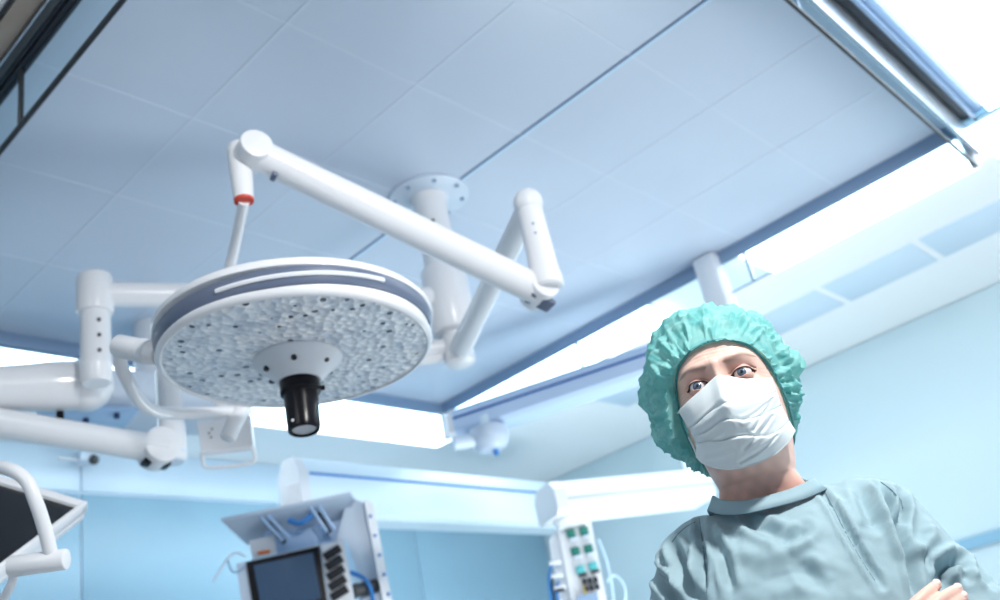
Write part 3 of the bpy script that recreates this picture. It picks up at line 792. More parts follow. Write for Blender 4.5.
# --- head, neck and upper trunk as one lofted surface
zk = [-.40, -.30, -.235, -.20, -.175, -.150, -.135, -.124, -.116, -.100, -.070, -.040, -.010, .020, .050, .075, .095, .108, .1145]
wk = [.125, .120, .114, .098, .078, .061, .054, .052, .054, .058, .0645, .069, .072, .0745, .074, .066, .050, .031, .004]
fk = [.060, .055, .045, .036, .032, .034, .045, .066, .082, .094, .097, .094, .090, .0935, .088, .074, .054, .032, .004]
bk = [.100, .100, .098, .092, .084, .076, .074, .074, .074, .076, .082, .090, .097, .101, .099, .088, .068, .042, .004]
nz = 330
Z = np.concatenate([np.linspace(-.40, -.13, 60)[:-1], np.linspace(-.13, .085, 220)[:-1], np.linspace(.085, .1145, 30)])
nz = len(Z)
wz = np.interp(Z, zk, wk); fz = np.interp(Z, zk, fk); bz = np.interp(Z, zk, bk)
for arr in (wz, fz, bz): arr[:] = smooth1(arr, 5)
nf, nb = 330, 90
th = np.concatenate([np.linspace(-PI/2, PI/2, nf), np.linspace(PI/2, 3*PI/2, nb+2)[1:-1]])   # 0 = front
nth = len(th)
ct, st = np.cos(th), np.sin(th)
e = 2/2.25
X = wz[:, None]*np.sign(st)*np.abs(st)**e
Y = np.where(ct >= 0, -fz[:, None]*np.abs(ct)**e, bz[:, None]*np.abs(ct)**e)
ZZ = np.repeat(Z[:, None], nth, 1)
front = (ct > 0)[None, :] & (ZZ > -.13)
def g(x0, z0, sx, sz): return np.exp(-((X-x0)/sx)**2-((ZZ-z0)/sz)**2)
dy = np.zeros_like(Y)
EYX = 0.0305
for s in (-1, 1):
    dy += 0.0135*g(s*EYX, -0.001, .0175, .0125)           # socket
    dy += 0.0045*g(s*.014, .004, .008, .012)              # inner corner
    dy -= 0.0035*g(s*.030, .0235, .020, .0070)            # brow
    dy -= 0.0040*g(s*.046, -.030, .018, .016)             # cheekbone
    dy += 0.0016*g(s*.030, -.0175, .016, .0035)           # tear trough
    dy += 0.004*g(s*.068, .03, .012, .03)
dy -= 0.010*np.exp(-(X/.0085)**2)*np.interp(ZZ, [-.06, -.045, -.02, .0, .012, .03], [0, 2.6, 1.9, .95, .55, 0])
dy -= 0.0022*np.exp(-(X/.012)**2)*np.exp(-((ZZ-.024)/.008)**2)
dy += 0.0005*np.exp(-((np.abs(X)-.006-.05*(ZZ-.02))/.0013)**2)*np.exp(-((ZZ-.024)/.008)**2)     # frown lines
dy += 0.00022*np.sin(ZZ*1150+np.sin(X*90)*1.2)*np.exp(-((ZZ-.040)/.012)**2)                   # forehead lines
Y = Y + np.where(front, dy, 0)
# eyelids: wrap over the eyeballs, leave an almond opening
EYY = -0.0735; RB = 0.0120; RL = 0.0140
tint = np.empty(X.shape+(3,)); tint[:] = (0.80, 0.54, 0.46)
tint *= (1 + 0.07*np.sin(X*310+1)*np.sin(ZZ*260+2))[..., None]
red = np.zeros_like(X)
for s in (-1, 1):
    dx = (X-s*EYX); dz = ZZ-0.0; u = dx*s/0.0158            # u=+1 outer corner
    r2 = dx**2+dz**2
    lid = EYY - np.sqrt(np.maximum(RL**2-r2, 0))
    Y = np.where(front & (r2 < RL**2*0.97) & (lid < Y), lid, Y)
    uu = np.clip(1-u**2, 0, 1)
    hi = 0.0060*uu**0.66 + 0.0008*u; lo = -0.0044*uu**0.7 + 0.0006*u
    inside = front & (np.abs(u) < 1) & (dz < hi) & (dz > lo)
    # upper lid fold
    Y = Y + np.where(front & (np.abs(u) < 1.15), 0.0016*np.exp(-((dz-hi-.0042)/.0011)**2), 0)
    Y = np.where(inside, EYY+0.006, Y)
    du = np.where(np.abs(u) < 1.06, np.abs(dz-hi), 1)
    lash = np.where((dz > hi-.0012) & (np.abs(u) < 1.12), np.exp(-(np.maximum(dz-hi-.0009, 0)/.0008)**2), 0)
    uo = np.abs(u)
    tint = tint*(1-0.93*lash[..., None]) + np.array([.035, .022, .02])*0.93*lash[..., None]
    dl = np.where(np.abs(u) < 1.0, np.abs(dz-lo), 1)
    ll = np.exp(-(dl/.0011)**2)*0.75*np.clip(u+1.0, 0, 1)
    tint = tint*(1-ll[..., None]) + np.array([.10, .05, .045])*ll[..., None]
    crease = np.exp(-((dz-hi-.0040)/.0010)**2)*(np.abs(u) < 1.1)*0.45
    tint = tint*(1-crease[..., None]) + np.array([.30, .13, .11])*crease[..., None]
    red += 0.5*np.exp(-((dx+s*.0165)/.004)**2-((dz+.001)/.004)**2) + 0.35*np.exp(-(dx/.018)**2-((dz+.008)/.005)**2)
    red += 0.25*np.exp(-(dx/.02)**2-((dz-.012)/.005)**2)
    tint[inside] = (0.10, 0.035, 0.03)
    # eyebrow
    bx = dx*s
    by = 0.0185 + 0.0045*np.exp(-((bx-.006)/.013)**2) + 0.06*(-0.006-bx).clip(-1, 0)*0
    bw = np.interp(bx, [-.020, -.014, .0, .014, .024], [0, .0044, .0040, .0026, 0])
    br = np.exp(-((ZZ-by)/np.maximum(bw, 1e-4))**2)*(bw > 1e-4)*0.80
    br *= 0.72+0.28*np.sin(X*2600+ZZ*1800)
    tint = tint*(1-br[..., None]) + np.array([.10, .055, .04])*br[..., None]
    # crow's feet
    cf = sum(np.exp(-((dz-.002-k*.004-(bx-.018)*k*.25)/.0007)**2) for k in (-1.6, -.7, .2))*np.exp(-((bx-.025)/.006)**2)*0.3
    tint = tint*(1-cf[..., None]) + np.array([.42, .20, .17])*cf[..., None]
red = np.clip(red, 0, .6)[..., None]
tint = tint*(1-red) + np.array([.60, .28, .25])*red
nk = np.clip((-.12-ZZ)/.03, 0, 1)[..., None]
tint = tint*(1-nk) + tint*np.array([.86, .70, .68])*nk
# neck tendons and hollows
nkm = ((ZZ < -.125) & (ZZ > -.26))*1.0
Y = Y - nkm*np.where(ct > 0, 1, 0)[None, :]*(0.0045*np.exp(-((X-.022+.10*(ZZ+.20))/.007)**2)+0.0045*np.exp(-((X+.022-.10*(ZZ+.20))/.007)**2))*np.clip((-.13-ZZ)/.02, 0, 1)
V = head2loc(np.stack([X, Y, ZZ], -1)).reshape(-1, 3)
F = grid_faces(nz, nth, True).tolist()
F.append(list(range((nz-1)*nth, nz*nth))); F.append(list(range(nth-1, -1, -1)))
TINT = tint.reshape(-1, 3)

# --- hand: fingers laid over the other sleeve (one mesh with the body)
def remesh(mb, voxel, smooth_it=6):
    me = bpy.data.meshes.new('tmp'); me.from_pydata(mb.v, [], mb.f); me.update()
    bm = bmesh.new(); bm.from_mesh(me); bmesh.ops.recalc_face_normals(bm, faces=bm.faces[:]); bm.to_mesh(me); bm.free()
    o = bpy.data.objects.new('tmp', me); COL.objects.link(o)
    md = o.modifiers.new('r', 'REMESH'); md.mode = 'VOXEL'; md.voxel_size = voxel
    if smooth_it:
        ms = o.modifiers.new('s', 'SMOOTH'); ms.factor = 0.5; ms.iterations = smooth_it
    dg = bpy.context.evaluated_depsgraph_get()
    ev = o.evaluated_get(dg); em = ev.to_mesh()
    n = len(em.vertices); v = np.empty(n*3); em.vertices.foreach_get('co', v); v = v.reshape(-1, 3)
    f = [list(p.vertices) for p in em.polygons]
    ev.to_mesh_clear(); bpy.data.objects.remove(o); bpy.data.meshes.remove(me)
    return v, f
HY = -0.115
tips = [((936.5, 585), (926, 594), (912, 607), (890, 628)), ((957.5, 589), (944, 597), (926, 611), (902, 634)), ((963, 597), (950, 606), (934, 620), (912, 642)), ((962, 609), (952, 617), (938, 629), (920, 650))]
hb = MB(); nails = []
palm = Vector(PL(872, 690, HY-0.01))
for k, pts in enumerate(tips):
    ys_ = (HY+.012, HY-.004, HY-.012, HY-.010)
    ch_ = [Vector(PL(px, py, yy)) for (px, py), yy in zip(pts, ys_)]
    rr = (0.0060, 0.0068, 0.0074, 0.0082) if k < 3 else (0.006, 0.007, 0.0075, 0.008)
    hb.tube(ch_ + [palm + (ch_[-1]-palm)*0.5], list(rr)+[0.011], 14, sub=5)
    hb.ball(ch_[0], rr[0]*1.02, 14)
    nails.append((ch_[0], (ch_[0]-ch_[1]).normalized(), rr[0]))
hb.ball(palm, 0.036, 20, sc=(1, .5, 1.15))
wr_ = Vector(PL(800, 690, HY+0.0))
hb.tube([palm, (palm+wr_)/2, wr_, Vector((-.10, -.13, 1.10))], [0.026, 0.024, 0.026, 0.034], 16, smooth=False)
hb.tube([palm+Vector((0, -.005, .025)), palm+Vector((.02, -.018, .045)), palm+Vector((.045, -.016, .05)), palm+Vector((.062, -.010, .05))], [0.013, 0.011, 0.0095, 0.008], 14, sub=4)
hv, hf = remesh(hb, 0.0016, 4)
off = len(V)
V = np.concatenate([V, hv]); F += [[i+off for i in f] for f in hf]
hc = np.tile(np.array([0.80, 0.50, 0.42]), (len(hv), 1))
TINT = np.concatenate([TINT, hc])
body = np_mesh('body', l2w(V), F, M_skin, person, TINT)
M_nail = mat('nail', (0.85, 0.60, 0.54), 0.25)
for c, d, r in nails:
    q = c + Vector((0, -0.0052, 0.0025)) + d*0.001
    n = Vector((0, -1, 0.35)).normalized(); sdv = d.cross(n).normalized(); n = sdv.cross(d).normalized()
    if n.y > 0: n = -n
    nv = MB().ball(q, 0.0058, 12, sc=(1.0, 0.75, 0.28), X=d, Y=sdv, Z=n)
    np_mesh('fingernail', l2w(np.array(nv.v)), nv.f, M_nail, body)

# --- eyes
M_eye = attr_mat('eye_surface', 0.12, 0.5)
for s in (-1, 1):
    n = 48; m_ = 48
    gz = Vector((-0.05, -1.0, 0.02)).normalized()          # looking past the viewer
    X_, Y_, D_ = frame_axes(gz)
    pv = []; pc = []
    for i in range(n+1):
        ph = PI*i/n*0.62
        for k in range(m_):
            a = 2*PI*k/m_
            dr = D_*math.cos(ph) + (X_*math.cos(a)+Y_*math.sin(a))*math.sin(ph)
            bulge = 1 + 0.03*max(0, 1-(ph/0.5)**2)
            pv.append(Vector((s*EYX, EYY, 0)) + dr*RB*bulge)
            deg = math.degrees(ph)
            if deg < 11: c = (0.006, 0.006, 0.008)
            elif deg < 25: c = (0.085+0.03*math.sin(a*17), 0.125+0.03*math.sin(a*17), 0.19)
            elif deg < 29: c = (0.03, 0.045, 0.07)
            else: c = (0.66, 0.62, 0.62)
            pc.append(c)
    ev = head2loc(np.array([tuple(p) for p in pv]))
    np_mesh('eye', l2w(ev), grid_faces(n+1, m_, True), M_eye, body, np.array(pc))

# --- face mask
M_mask = mat('mask_fabric', (0.70, 0.77, 0.80), 0.75, bump=0.12, bscale=900, spec=0.2)
top = [(-1, 678.5, 411, -.062), (-.75, 688, 401.5, -.080), (-.45, 701, 390, -.094), (-.22, 711, 380.5, -.100), (-.05, 718, 374.5, -.1085), (.12, 728, 376, -.1035), (.4, 744, 379, -.098), (.7, 758, 378.5, -.086), (1, 772, 378, -.070)]
bot = [(-1, 696, 457, -.056), (-.75, 702, 464, -.070), (-.45, 714, 469, -.078), (-.2, 727, 471, -.092), (0, 741, 469.5, -.099), (.3, 758, 464.5, -.094), (.6, 775, 456, -.082), (.85, 789, 443, -.066), (1, 795.5, 431, -.056)]
left = [(0, 678.5, 411), (.25, 684.5, 421), (.5, 690.5, 431), (.75, 696.5, 443), (1, 696, 457)]
right = [(0, 772, 378), (.25, 776.5, 391), (.5, 781, 405), (.75, 788, 419), (1, 795.5, 431)]
def ip(t_, tab, c): return np.interp(t_, [r[0] for r in tab], [r[c] for r in tab])
nu, nv_ = 120, 100
U = np.linspace(-1, 1, nu); VV = np.linspace(0, 1, nv_)
mv = np.zeros((nv_, nu, 3))
tx, ty, td = (ip(U, top, c) for c in (1, 2, 3)); bx_, by_, bd = (ip(U, bot, c) for c in (1, 2, 3))
tx, ty, td, bx_, by_, bd = (smooth1(a, 5) for a in (tx, ty, td, bx_, by_, bd))
for j, v in enumerate(VV):
    lx, ly = ip(v, left, 1), ip(v, left, 2); rx_, ry_ = ip(v, right, 1), ip(v, right, 2)
    q = (U+1)/2
    px = tx*(1-v)+bx_*v + (1-q)*(lx-((1-v)*tx[0]+v*bx_[0])) + q*(rx_-((1-v)*tx[-1]+v*bx_[-1]))
    py = ty*(1-v)+by_*v + (1-q)*(ly-((1-v)*ty[0]+v*by_[0])) + q*(ry_-((1-v)*ty[-1]+v*by_[-1]))
    uc = U + 0.04
    puff = np.clip(1-np.abs(uc)**2.2, 0, 1)*(0.034*np.sin(PI*min(1, v*1.02))**0.8) + 0.010*np.exp(-(uc/.16)**2)*np.exp(-((v-.28)/.2)**2)
    yl = td*(1-v)+bd*v - puff
    # pleats: three folded steps plus pulled creases
    for (v0, sl, cv, amp, u0, u1) in ((.36, -.10, .10, .0085, -1, 1), (.58, -.06, .16, .0070, -1, 1), (.78, .02, .20, .0055, -1, 1)):
        vc_ = v0 + sl*uc - cv*(1-uc**2)*0.5 + 0.015*np.sin(uc*7+v0*20)
        dd = v - vc_
        yl = yl - amp*np.where(dd > 0, np.exp(-(dd/.13)**2), 0)*np.clip((1.02-np.abs(uc))*4, 0, 1)*0.9 + 0.0022*np.exp(-((dd+.012)/.016)**2)
    for (ua, va, ub, vb, am, wd_) in ((-.95, .45, -.1, .30, .0030, .030), (.35, .62, .85, .34, .0035, .022), (.1, .80, .75, .55, .0030, .024), (-.9, .72, -.2, .60, .0026, .03), (.0, .93, .7, .80, .0030, .022), (-.6, .90, -.1, .82, .0024, .03), (.2, .50, .95, .30, .002, .02)):
        lx_, lz_ = ub-ua, vb-va; LL = lx_**2+lz_**2
        tt = np.clip(((U-ua)*lx_+(v-va)*lz_)/LL, 0, 1)
        ds = np.hypot((U-ua-tt*lx_)*0.6, v-va-tt*lz_)
        am = am*0.55
        yl = yl + am*np.exp(-(ds/wd_)**2) - am*0.8*np.exp(-((ds-wd_*1.7)/wd_)**2)
    for i in range(nu):
        mv[j, i] = PL(px[i], py[i], yl[i])
mo = np_mesh('face_mask', l2w(mv.reshape(-1, 3)), grid_faces(nv_, nu), M_mask, person)
md = mo.modifiers.new('thickness', 'SOLIDIFY'); md.thickness = 0.0012; md.offset = 0
# hem and ear loops
def wtube(name, pts, r, m, parent, seg=10, sub=6):
    tb = MB().tube(pts, r, seg, sub=sub); return np_mesh(name, l2w(np.array(tb.v)), tb.f, m, parent)
wtube('ear_loop', [PL(679, 412.5, -.046), PL(676, 413.5, -.030), PL(672, 414, -.005)], 0.0013, M_mask, mo)
wtube('ear_loop', [PL(697, 456, -.040), PL(690, 440, -.020), PL(680, 425, .0)], 0.0013, M_mask, mo)
wtube('ear_loop', [PL(773, 379, -.047), PL(779, 380, -.025), PL(786, 385, 0)], 0.0013, M_mask, mo)

# --- bouffant cap
mcap = bpy.data.materials.new('cap_fabric'); mcap.use_nodes = True
nt = mcap.node_tree; bs = nt.nodes['Principled BSDF']
bs.inputs['Base Color'].default_value = (0.16, 0.56, 0.56, 1); bs.inputs['Roughness'].default_value = 0.6
bs.inputs['Specular IOR Level'].default_value = 0.3
tcn = nt.nodes.new('ShaderNodeTexCoord'); nn_ = nt.nodes.new('ShaderNodeTexNoise'); nn_.inputs['Scale'].default_value = 60; nn_.inputs['Detail'].default_value = 5
nt.links.new(tcn.outputs['Object'], nn_.inputs['Vector'])
rp = nt.nodes.new('ShaderNodeValToRGB'); rp.color_ramp.elements[0].position = .3; rp.color_ramp.elements[1].position = .75
rp.color_ramp.elements[0].color = (0.15, 0.50, 0.51, 1); rp.color_ramp.elements[1].color = (0.42, 0.76, 0.74, 1)
nt.links.new(nn_.outputs['Fac'], rp.inputs[0]); nt.links.new(rp.outputs[0], bs.inputs['Base Color'])
tl = nt.nodes.new('ShaderNodeBsdfTranslucent'); tl.inputs['Color'].default_value = (0.30, 0.80, 0.78, 1)
ms_ = nt.nodes.new('ShaderNodeMixShader'); ms_.inputs[0].default_value = 0.35
outn = [n for n in nt.nodes if n.type == 'OUTPUT_MATERIAL'][0]
nt.links.new(bs.outputs[0], ms_.inputs[1]); nt.links.new(tl.outputs[0], ms_.inputs[2]); nt.links.new(ms_.outputs[0], outn.inputs['Surface'])
el = [(0, 0, -.0935, .0520), (22, .026, -.090, .0485), (45, .049, -.076, .036), (65, .0625, -.058, .016), (85, .069, -.044, -.008), (105, .072, -.030, -.035), (125, .070, -.012, -.060), (145, .062, .015, -.085), (165, .036, .06, -.100), (180, 0, .085, -.104)]
na, nt_ = 420, 110
ph = np.linspace(0, 2*PI, na, endpoint=False)
pdg = np.degrees(ph); ap = np.where(pdg > 180, 360-pdg, pdg); sg = np.where(pdg > 180, -1, 1)
def per(a): 
    k = 9; w = np.hanning(2*k+3); w /= w.sum(); return np.convolve(np.concatenate([a[-k-1:], a, a[:k+1]]), w, 'valid')
ex = per(np.interp(ap, [r[0] for r in el], [r[1] for r in el])*sg); ey = per(np.interp(ap, [r[0] for r in el], [r[2] for r in el])); ez = per(np.interp(ap, [r[0] for r in el], [r[3] for r in el]))
Ec = np.stack([ex, ey, ez], -1)
cc = np.array([-.0115, .020, .018])
rad = np.array([.111, .118, .121])
pole = np.array([0.0, .8, .25]); pole /= np.linalg.norm(pole)
rng = np.random.default_rng(3)
def pleat(phv, t_, seed, fr):
    r_ = np.random.default_rng(seed); out = np.zeros_like(phv)
    for f_ in fr:
        out += (1-2*np.abs(np.sin(phv*f_/2+r_.uniform(0, 6.28)+t_*r_.uniform(-2.0, 2.0)+0.5*np.sin(phv*3+r_.uniform(0, 6))))**0.8)*r_.uniform(.6, 1)
    return out/len(fr)
CV = np.zeros((nt_, na, 3))
for j in range(nt_):
    t_ = j/(nt_-1); tq = t_**1.25
    dE = Ec-cc; rE = np.linalg.norm(dE, axis=1); uE = dE/rE[:, None]
    om = np.arccos(np.clip(uE@pole, -1, 1)); so = np.sin(om)
    # start by swelling forward over the elastic, then run to the crown
    back = -0.10*np.sin(PI*min(1, t_*5))*(t_ < .2)
    tt = np.clip(tq+back*0.5, 0, 1)
    dr = (np.sin((1-tt)*om)/so)[:, None]*uE + (np.sin(tt*om)/so)[:, None]*pole
    dr /= np.linalg.norm(dr, axis=1)[:, None]
    rell = 1/np.sqrt(((dr/rad)**2).sum(1))
    bl = 1-math.exp(-t_*22); 
    r_ = rE*(1-bl) + rell*bl
    amp = 0.0080*math.exp(-((t_-.06)/.09)**2) + 0.0042*math.exp(-((t_-.2)/.15)**2) + 0.0012
    if t_ < .02: amp *= t_/.02*0.7+.3
    r_ = r_ + amp*pleat(ph, t_, 5, (27, 38, 52)) + 0.0032*math.sin(PI*min(1, t_*1.6))*pleat(ph, t_*2, 11, (13, 19, 23))
    CV[j] = cc + dr*r_[:, None]
flat_ = CV.reshape(-1, 3)
for i in range(len(flat_)):
    p = Vector(flat_[i]); tj = (i//na)/(nt_-1)
    k = min(1, tj*6)
    a = noise.noise(p*20)*0.012 - (abs(noise.noise(p*36+Vector((3, 1, 7)))))**0.7*0.015 + 0.006 - (abs(noise.noise(p*80+Vector((9, 1, 2)))))**0.8*0.0045 + .001
    dv = p-Vector(cc); dv.normalize()
    flat_[i] = p + dv*a*k
    if p.z < -.02: flat_[i][2] -= 0.0*(-.02-p.z)
wi = np.interp(flat_[:, 2], Z, wz)+.003; fi = np.interp(flat_[:, 2], Z, fz)+.004; bi = np.interp(flat_[:, 2], Z, bz)+.003
qq = (np.abs(flat_[:, 0])/wi)**2.25 + (np.abs(flat_[:, 1])/np.where(flat_[:, 1] < 0, fi, bi))**2.25
kk = np.where((qq < 1.06) & (flat_[:, 2] > .0) & (flat_[:, 2] < .112), (1.06/np.maximum(qq, .05))**(1/2.25), 1.0)
flat_[:, 0] *= kk; flat_[:, 1] *= kk
CVl = head2loc(flat_)
cap = np_mesh('bouffant_cap', l2w(CVl), grid_faces(nt_, na, True), mcap, person)
elp = head2loc(Ec)
tb = MB().tube([tuple(p) for p in elp[::6]]+[tuple(elp[0])], 0.0017, 8, sub=2)
np_mesh('elastic', l2w(np.array(tb.v)), tb.f, mat('elastic_teal', (0.07, 0.30, 0.32), 0.6), cap)

# --- surgical gown
mg = bpy.data.materials.new('gown_cloth'); mg.use_nodes = True
nt = mg.node_tree; bs = nt.nodes['Principled BSDF']
bs.inputs['Roughness'].default_value = 0.62; bs.inputs['Specular IOR Level'].default_value = 0.25
bs.inputs['Base Color'].default_value = (0.29, 0.42, 0.475, 1)
bs.inputs['Sheen Weight'].default_value = 0.15
tcn = nt.nodes.new('ShaderNodeTexCoord'); n1 = nt.nodes.new('ShaderNodeTexNoise'); n1.inputs['Scale'].default_value = 700; n1.inputs['Detail'].default_value = 2
nt.links.new(tcn.outputs['Object'], n1.inputs['Vector'])
bpn = nt.nodes.new('ShaderNodeBump'); bpn.inputs['Strength'].default_value = 0.08; bpn.inputs['Distance'].default_value = 0.002
nt.links.new(n1.outputs['Fac'], bpn.inputs['Height']); nt.links.new(bpn.outputs['Normal'], bs.inputs['Normal'])
gm = MB()
rings = [(1.409, .012, .052, .022, .085), (1.402, .020, .078, .034, .092), (1.394, .030, .112, .044, .098), (1.383, .030, .130, .056, .102), (1.365, .022, .143, .068, .106), (1.340, .024, .158, .084, .108), (1.30, .025, .163, .102, .110),
         (1.25, .025, .163, .116, .110), (1.18, .024, .160, .120, .108), (1.08, .022, .152, .108, .10), (0.95, .02, .165, .112, .115), (0.75, .02, .20, .13, .15), (0.5, .02, .22, .14, .16), (0.32, .02, .235, .15, .17)]
vs = []; ns_ = 72
for (z, cx, w, f_, b_) in rings:
    for k in range(ns_):
        a = 2*PI*k/ns_; c_, s_ = math.cos(a), math.sin(a)
        xx = cx + w*math.copysign(abs(s_)**0.85, s_); yy = -f_*abs(c_)**0.85 if c_ > 0 else b_*abs(c_)**0.85
        zz = z
        if z > 1.37: zz += -0.012*max(0, c_) + 0.012*max(0, -c_)
        vs.append((xx, yy+.0, zz))
fs = grid_faces(len(rings), ns_, True).tolist(); fs.append(list(range(ns_))); fs.append(list(range((len(rings)-1)*ns_, len(rings)*ns_))[::-1])
gm.add(vs, fs)
def arm(pts, rs): gm.tube(pts, rs, 24, sub=6)
# viewer's left arm
shl = Vector((-.092, .012, 1.338))
gm.ball(shl, .062, 24)
arm([shl+Vector((.03, 0, .01)), shl, Vector((-.128, .002, 1.262)), Vector((-.152, -.022, 1.16)), Vector((-.165, -.045, 1.06))], [.058, .060, .057, .055, .052])
gm.ball(Vector((-.165, -.045, 1.06)), .052, 20)
arm([Vector((-.165, -.045, 1.06)), Vector((-.08, -.12, 1.085)), Vector((.03, -.155, 1.13)), Vector((.07, -.16, 1.155))], [.05, .050, .046, .045])
# viewer's right arm
shr = Vector((.138, .012, 1.336))
gm.ball(shr, .062, 24)
arm([shr+Vector((-.03, 0, .01)), shr, Vector((.168, .0, 1.268)), Vector((.200, -.015, 1.19)), Vector((.232, -.035, 1.09))], [.058, .060, .058, .058, .054])
gm.ball(Vector((.232, -.035, 1.09)), .054, 20)
arm([Vector((.232, -.035, 1.09)), Vector((.16, -.115, 1.085)), Vector((.05, -.145, 1.08)), Vector((-.04, -.14, 1.09))], [.052, .052, .048, .044])
gv, gf = remesh(gm, 0.0036, 10)
# vertex normals
me = bpy.data.meshes.new('tmpn'); me.from_pydata(gv.tolist(), [], gf); me.update()
nrm = np.empty(len(gv)*3); me.vertices.foreach_get('normal', nrm); nrm = nrm.reshape(-1, 3); bpy.data.meshes.remove(me)
facing = np.clip(-nrm[:, 1]*1.8+0.15, 0, 1)
folds = [  # photo polyline, depth plane, strength, width
    ([(697, 515), (702, 546), (705, 574), (706, 605)], -.05, .0060, .0050),
    ([(671, 541), (683, 563), (693, 583), (702, 606)], -.045, .0085, .0060),
    ([(647, 563), (659, 576), (670, 587), (684, 606)], -.03, .0085, .0075),
    ([(711, 535), (724, 557), (732, 593)], -.08, .0055, .0065),
    ([(744, 516), (763, 527), (784, 538)], -.08, .0060, .0085),
    ([(783, 546), (806, 530)], -.09, .0060, .0075),
    ([(760, 580), (800, 570), (830, 580)], -.11, .0025, .010),
    ([(822, 486), (833, 507), (848, 537), (863, 563), (880, 590)], -.06, .0055, .0045),
    ([(859, 484), (867, 513), (873, 530)], -.05, .0065, .0075),
    ([(881, 479), (887, 511), (898, 541), (907, 565), (914, 605)], -.045, .0090, .0055),
    ([(901, 490), (903, 509), (897, 537)], -.035, .0090, .0055),
    ([(939, 585), (941, 570), (950, 563), (962, 557)], -.05, .0130, .0070),
    ([(964, 560), (962, 580)], -.04, .0080, .0060),
    ([(716, 513), (728, 520), (738, 540)], -.07, .0030, .007),
    ([(660, 556), (668, 572)], -.035, .005, .005),
    ([(690, 540), (706, 552)], -.05, .004, .005),
    ([(975, 568), (990, 585)], -.03, .006, .006),
    ([(800, 560), (818, 590)], -.10, .003, .009),
]
ridges = [
    ([(904, 558), (922, 550), (933, 537), (930, 524)], -.05, .0070, .0080),
    ([(731, 554), (761, 557), (790, 546), (815, 530)], -.09, .0040, .0110),
    ([(660, 566), (672, 577), (684, 592)], -.04, .006, .006),
    ([(690, 528), (698, 560), (700, 590)], -.05, .004, .006),
    ([(950, 575), (957, 583)], -.05, .005, .008),
    ([(838, 500), (858, 545)], -.06, .003, .008), ([(875, 485), (884, 530), (895, 560)], -.05, .004, .006),
]
def pdist(P, line):
    best = np.full(len(P), 9.0)
    endt = np.zeros(len(P))
    n = len(line)
    for i in range(n-1):
        a = line[i]; b_ = line[i+1]; ab = b_-a; L2 = ab@ab
        t_ = np.clip(((P-a)@ab)/L2, 0, 1)
        d_ = np.linalg.norm(P-a-t_[:, None]*ab, axis=1)
        m_ = d_ < best
        best[m_] = d_[m_]; endt[m_] = (i+t_[m_])/(n-1)
    return best, endt
XZ = gv[:, [0, 2]]
disp = np.zeros(len(gv))
for lines, sg_ in ((folds, -1), (ridges, 1)):
    for (pl_, yl, A, w) in lines:
        ln = np.array([[PL(px, py, yl)[0], PL(px, py, yl)[2]] for px, py in pl_])
        ds, et = pdist(XZ, ln)
        tp = np.clip(np.minimum(et, 1-et)*5+0.35, 0, 1)
        disp += sg_*A*tp*np.exp(-(ds/w)**(1.25 if sg_ < 0 else 2))
        if sg_ < 0: disp += 0.60*A*tp*np.exp(-((ds-w*1.8)/(w*0.8))**2)
disp *= facing*1.6
for i in range(len(gv)):
    p = Vector(gv[i])
    q = Vector((p.x*26+p.z*8, p.y*20, p.z*12))
    disp[i] += 0.0022*noise.noise(q) + 0.0026*(0.25-abs(noise.noise(Vector((p.x*40+p.z*16+5, p.y*30, p.z*20-p.x*10))))) + 0.0007*noise.noise(p*110)
gv = gv + nrm*disp[:, None]
gown = np_mesh('surgical_gown', l2w(gv), gf, mg, person)
# neck band
nb_ = [PL(714, 502, -.022), PL(719, 504.5, -.038), PL(728, 506.5, -.052), PL(746, 506.5, -.058), PL(770, 501.5, -.054), PL(795, 494, -.044), PL(815, 484.5, -.022), (.077, .018, 1.410), (.060, .06, 1.428), (.012, .088, 1.432), (-.032, .062, 1.422), (-.045, .015, 1.402)]
pts = [Vector(p) for p in nb_]
P_ = []
npt = len(pts)
for i in range(npt):
    p0, p1, p2, p3 = pts[i-1], pts[i], pts[(i+1) % npt], pts[(i+2) % npt]
    for k in range(10):
        t_ = k/10
        P_.append(0.5*((2*p1)+(p2-p0)*t_+(2*p0-5*p1+4*p2-p3)*t_*t_+(3*p1-p0-3*p2+p3)*t_**3))
cen = sum(P_, Vector())/len(P_)
bv = []; prof = [(-.0105, .0110), (-.0095, .0125), (0, .0052), (.006, .0018), (.0085, -.0005), (.0075, -.0030), (0, .0005), (-.0095, .0060)]
for p in P_:
    o_ = Vector((p.x-cen.x, p.y-cen.y, 0)).normalized()
    for (h, r_) in prof: bv.append(p + UP*h + o_*r_)
fc = []; n = len(P_); m_ = len(prof)
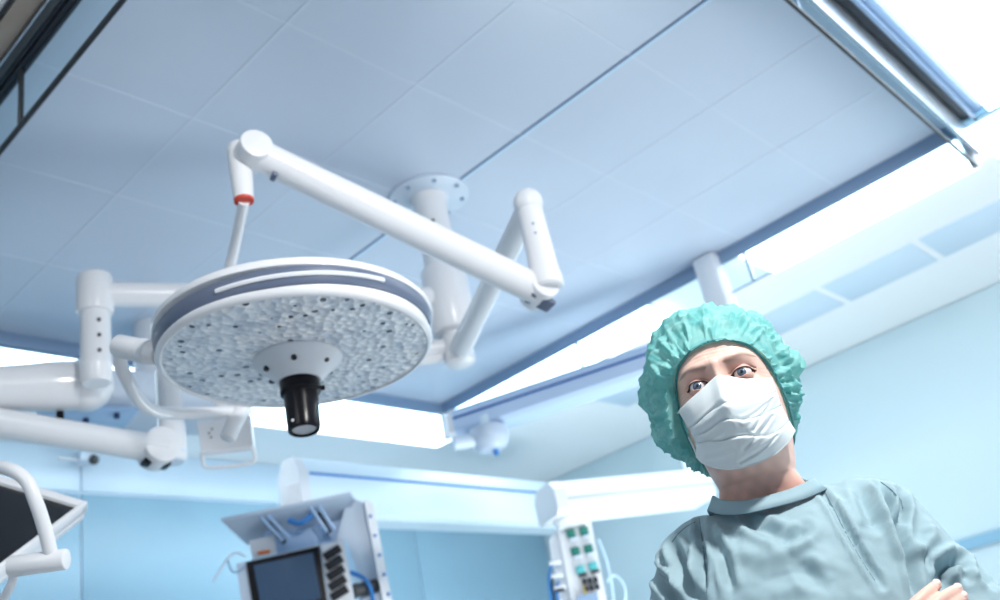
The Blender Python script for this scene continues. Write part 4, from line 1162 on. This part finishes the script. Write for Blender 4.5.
for i in range(n):
    for k in range(m_):
        fc.append((i*m_+k, i*m_+(k+1) % m_, ((i+1) % n)*m_+(k+1) % m_, ((i+1) % n)*m_+k))
np_mesh('neck_band', l2w(np.array([tuple(v) for v in bv])), fc, mat('gown_band', (0.27, 0.40, 0.46), 0.65), gown)
# stitched seams: neck band, shoulder yoke and armholes are thin piping lying on the cloth
from mathutils.bvhtree import BVHTree
bvh = BVHTree.FromPolygons([Vector(v) for v in gv], gf)
camL = Vector(((-PO).dot(PXA), (-PO).dot(PYA), CAMZ))
def on_gown(px, py):
    r = ray(px, py); dl = Vector((r.dot(PXA), r.dot(PYA), r.z)).normalized()
    h = bvh.ray_cast(camL, dl)
    return h[0]
M_seamc = mat('gown_seam', (0.14, 0.22, 0.28), 0.7)
for ln in ([(712, 509), (727, 513.5), (744, 514), (770, 509), (795, 501.5), (818, 490)],
           [(699, 518), (703, 546), (706, 574), (707, 597)],
           [(823, 488), (833, 507), (848, 537), (863, 563), (877, 584)],
           [(881, 482), (892, 490), (901, 500), (903, 510)],
           [(672, 542), (678, 534), (686, 527), (697, 521)]):
    hp = []
    for i in range(len(ln)-1):
        for k in range(6):
            h = on_gown(ln[i][0]+(ln[i+1][0]-ln[i][0])*k/6, ln[i][1]+(ln[i+1][1]-ln[i][1])*k/6)
            if h: hp.append(h)
    if len(hp) > 3: 
        tb = MB().tube(hp, 0.0007, 6, smooth=False); np_mesh('seam', l2w(np.array(tb.v)), tb.f, M_seamc, gown)
# trousers and clogs below the gown
M_tr = mat('scrub_trousers', (0.20, 0.36, 0.42), 0.7)
for s in (-1, 1):
    tb = MB().tube([(.02+s*.095, .02, .60), (.02+s*.10, .02, .35), (.02+s*.10, .03, .06)], [.085, .075, .07], 20, smooth=False)
    np_mesh('trouser_leg', l2w(np.array(tb.v)), tb.f, M_tr, person)
    cb = MB().tube([(.02+s*.10, .075, .036), (.02+s*.10, .02, .045), (.02+s*.105, -.06, .038), (.02+s*.11, -.14, .030)], [.036, .045, .038, .030], 18, sub=4)
    np_mesh('clog', l2w(np.array(cb.v)), cb.f, M_white2, person)
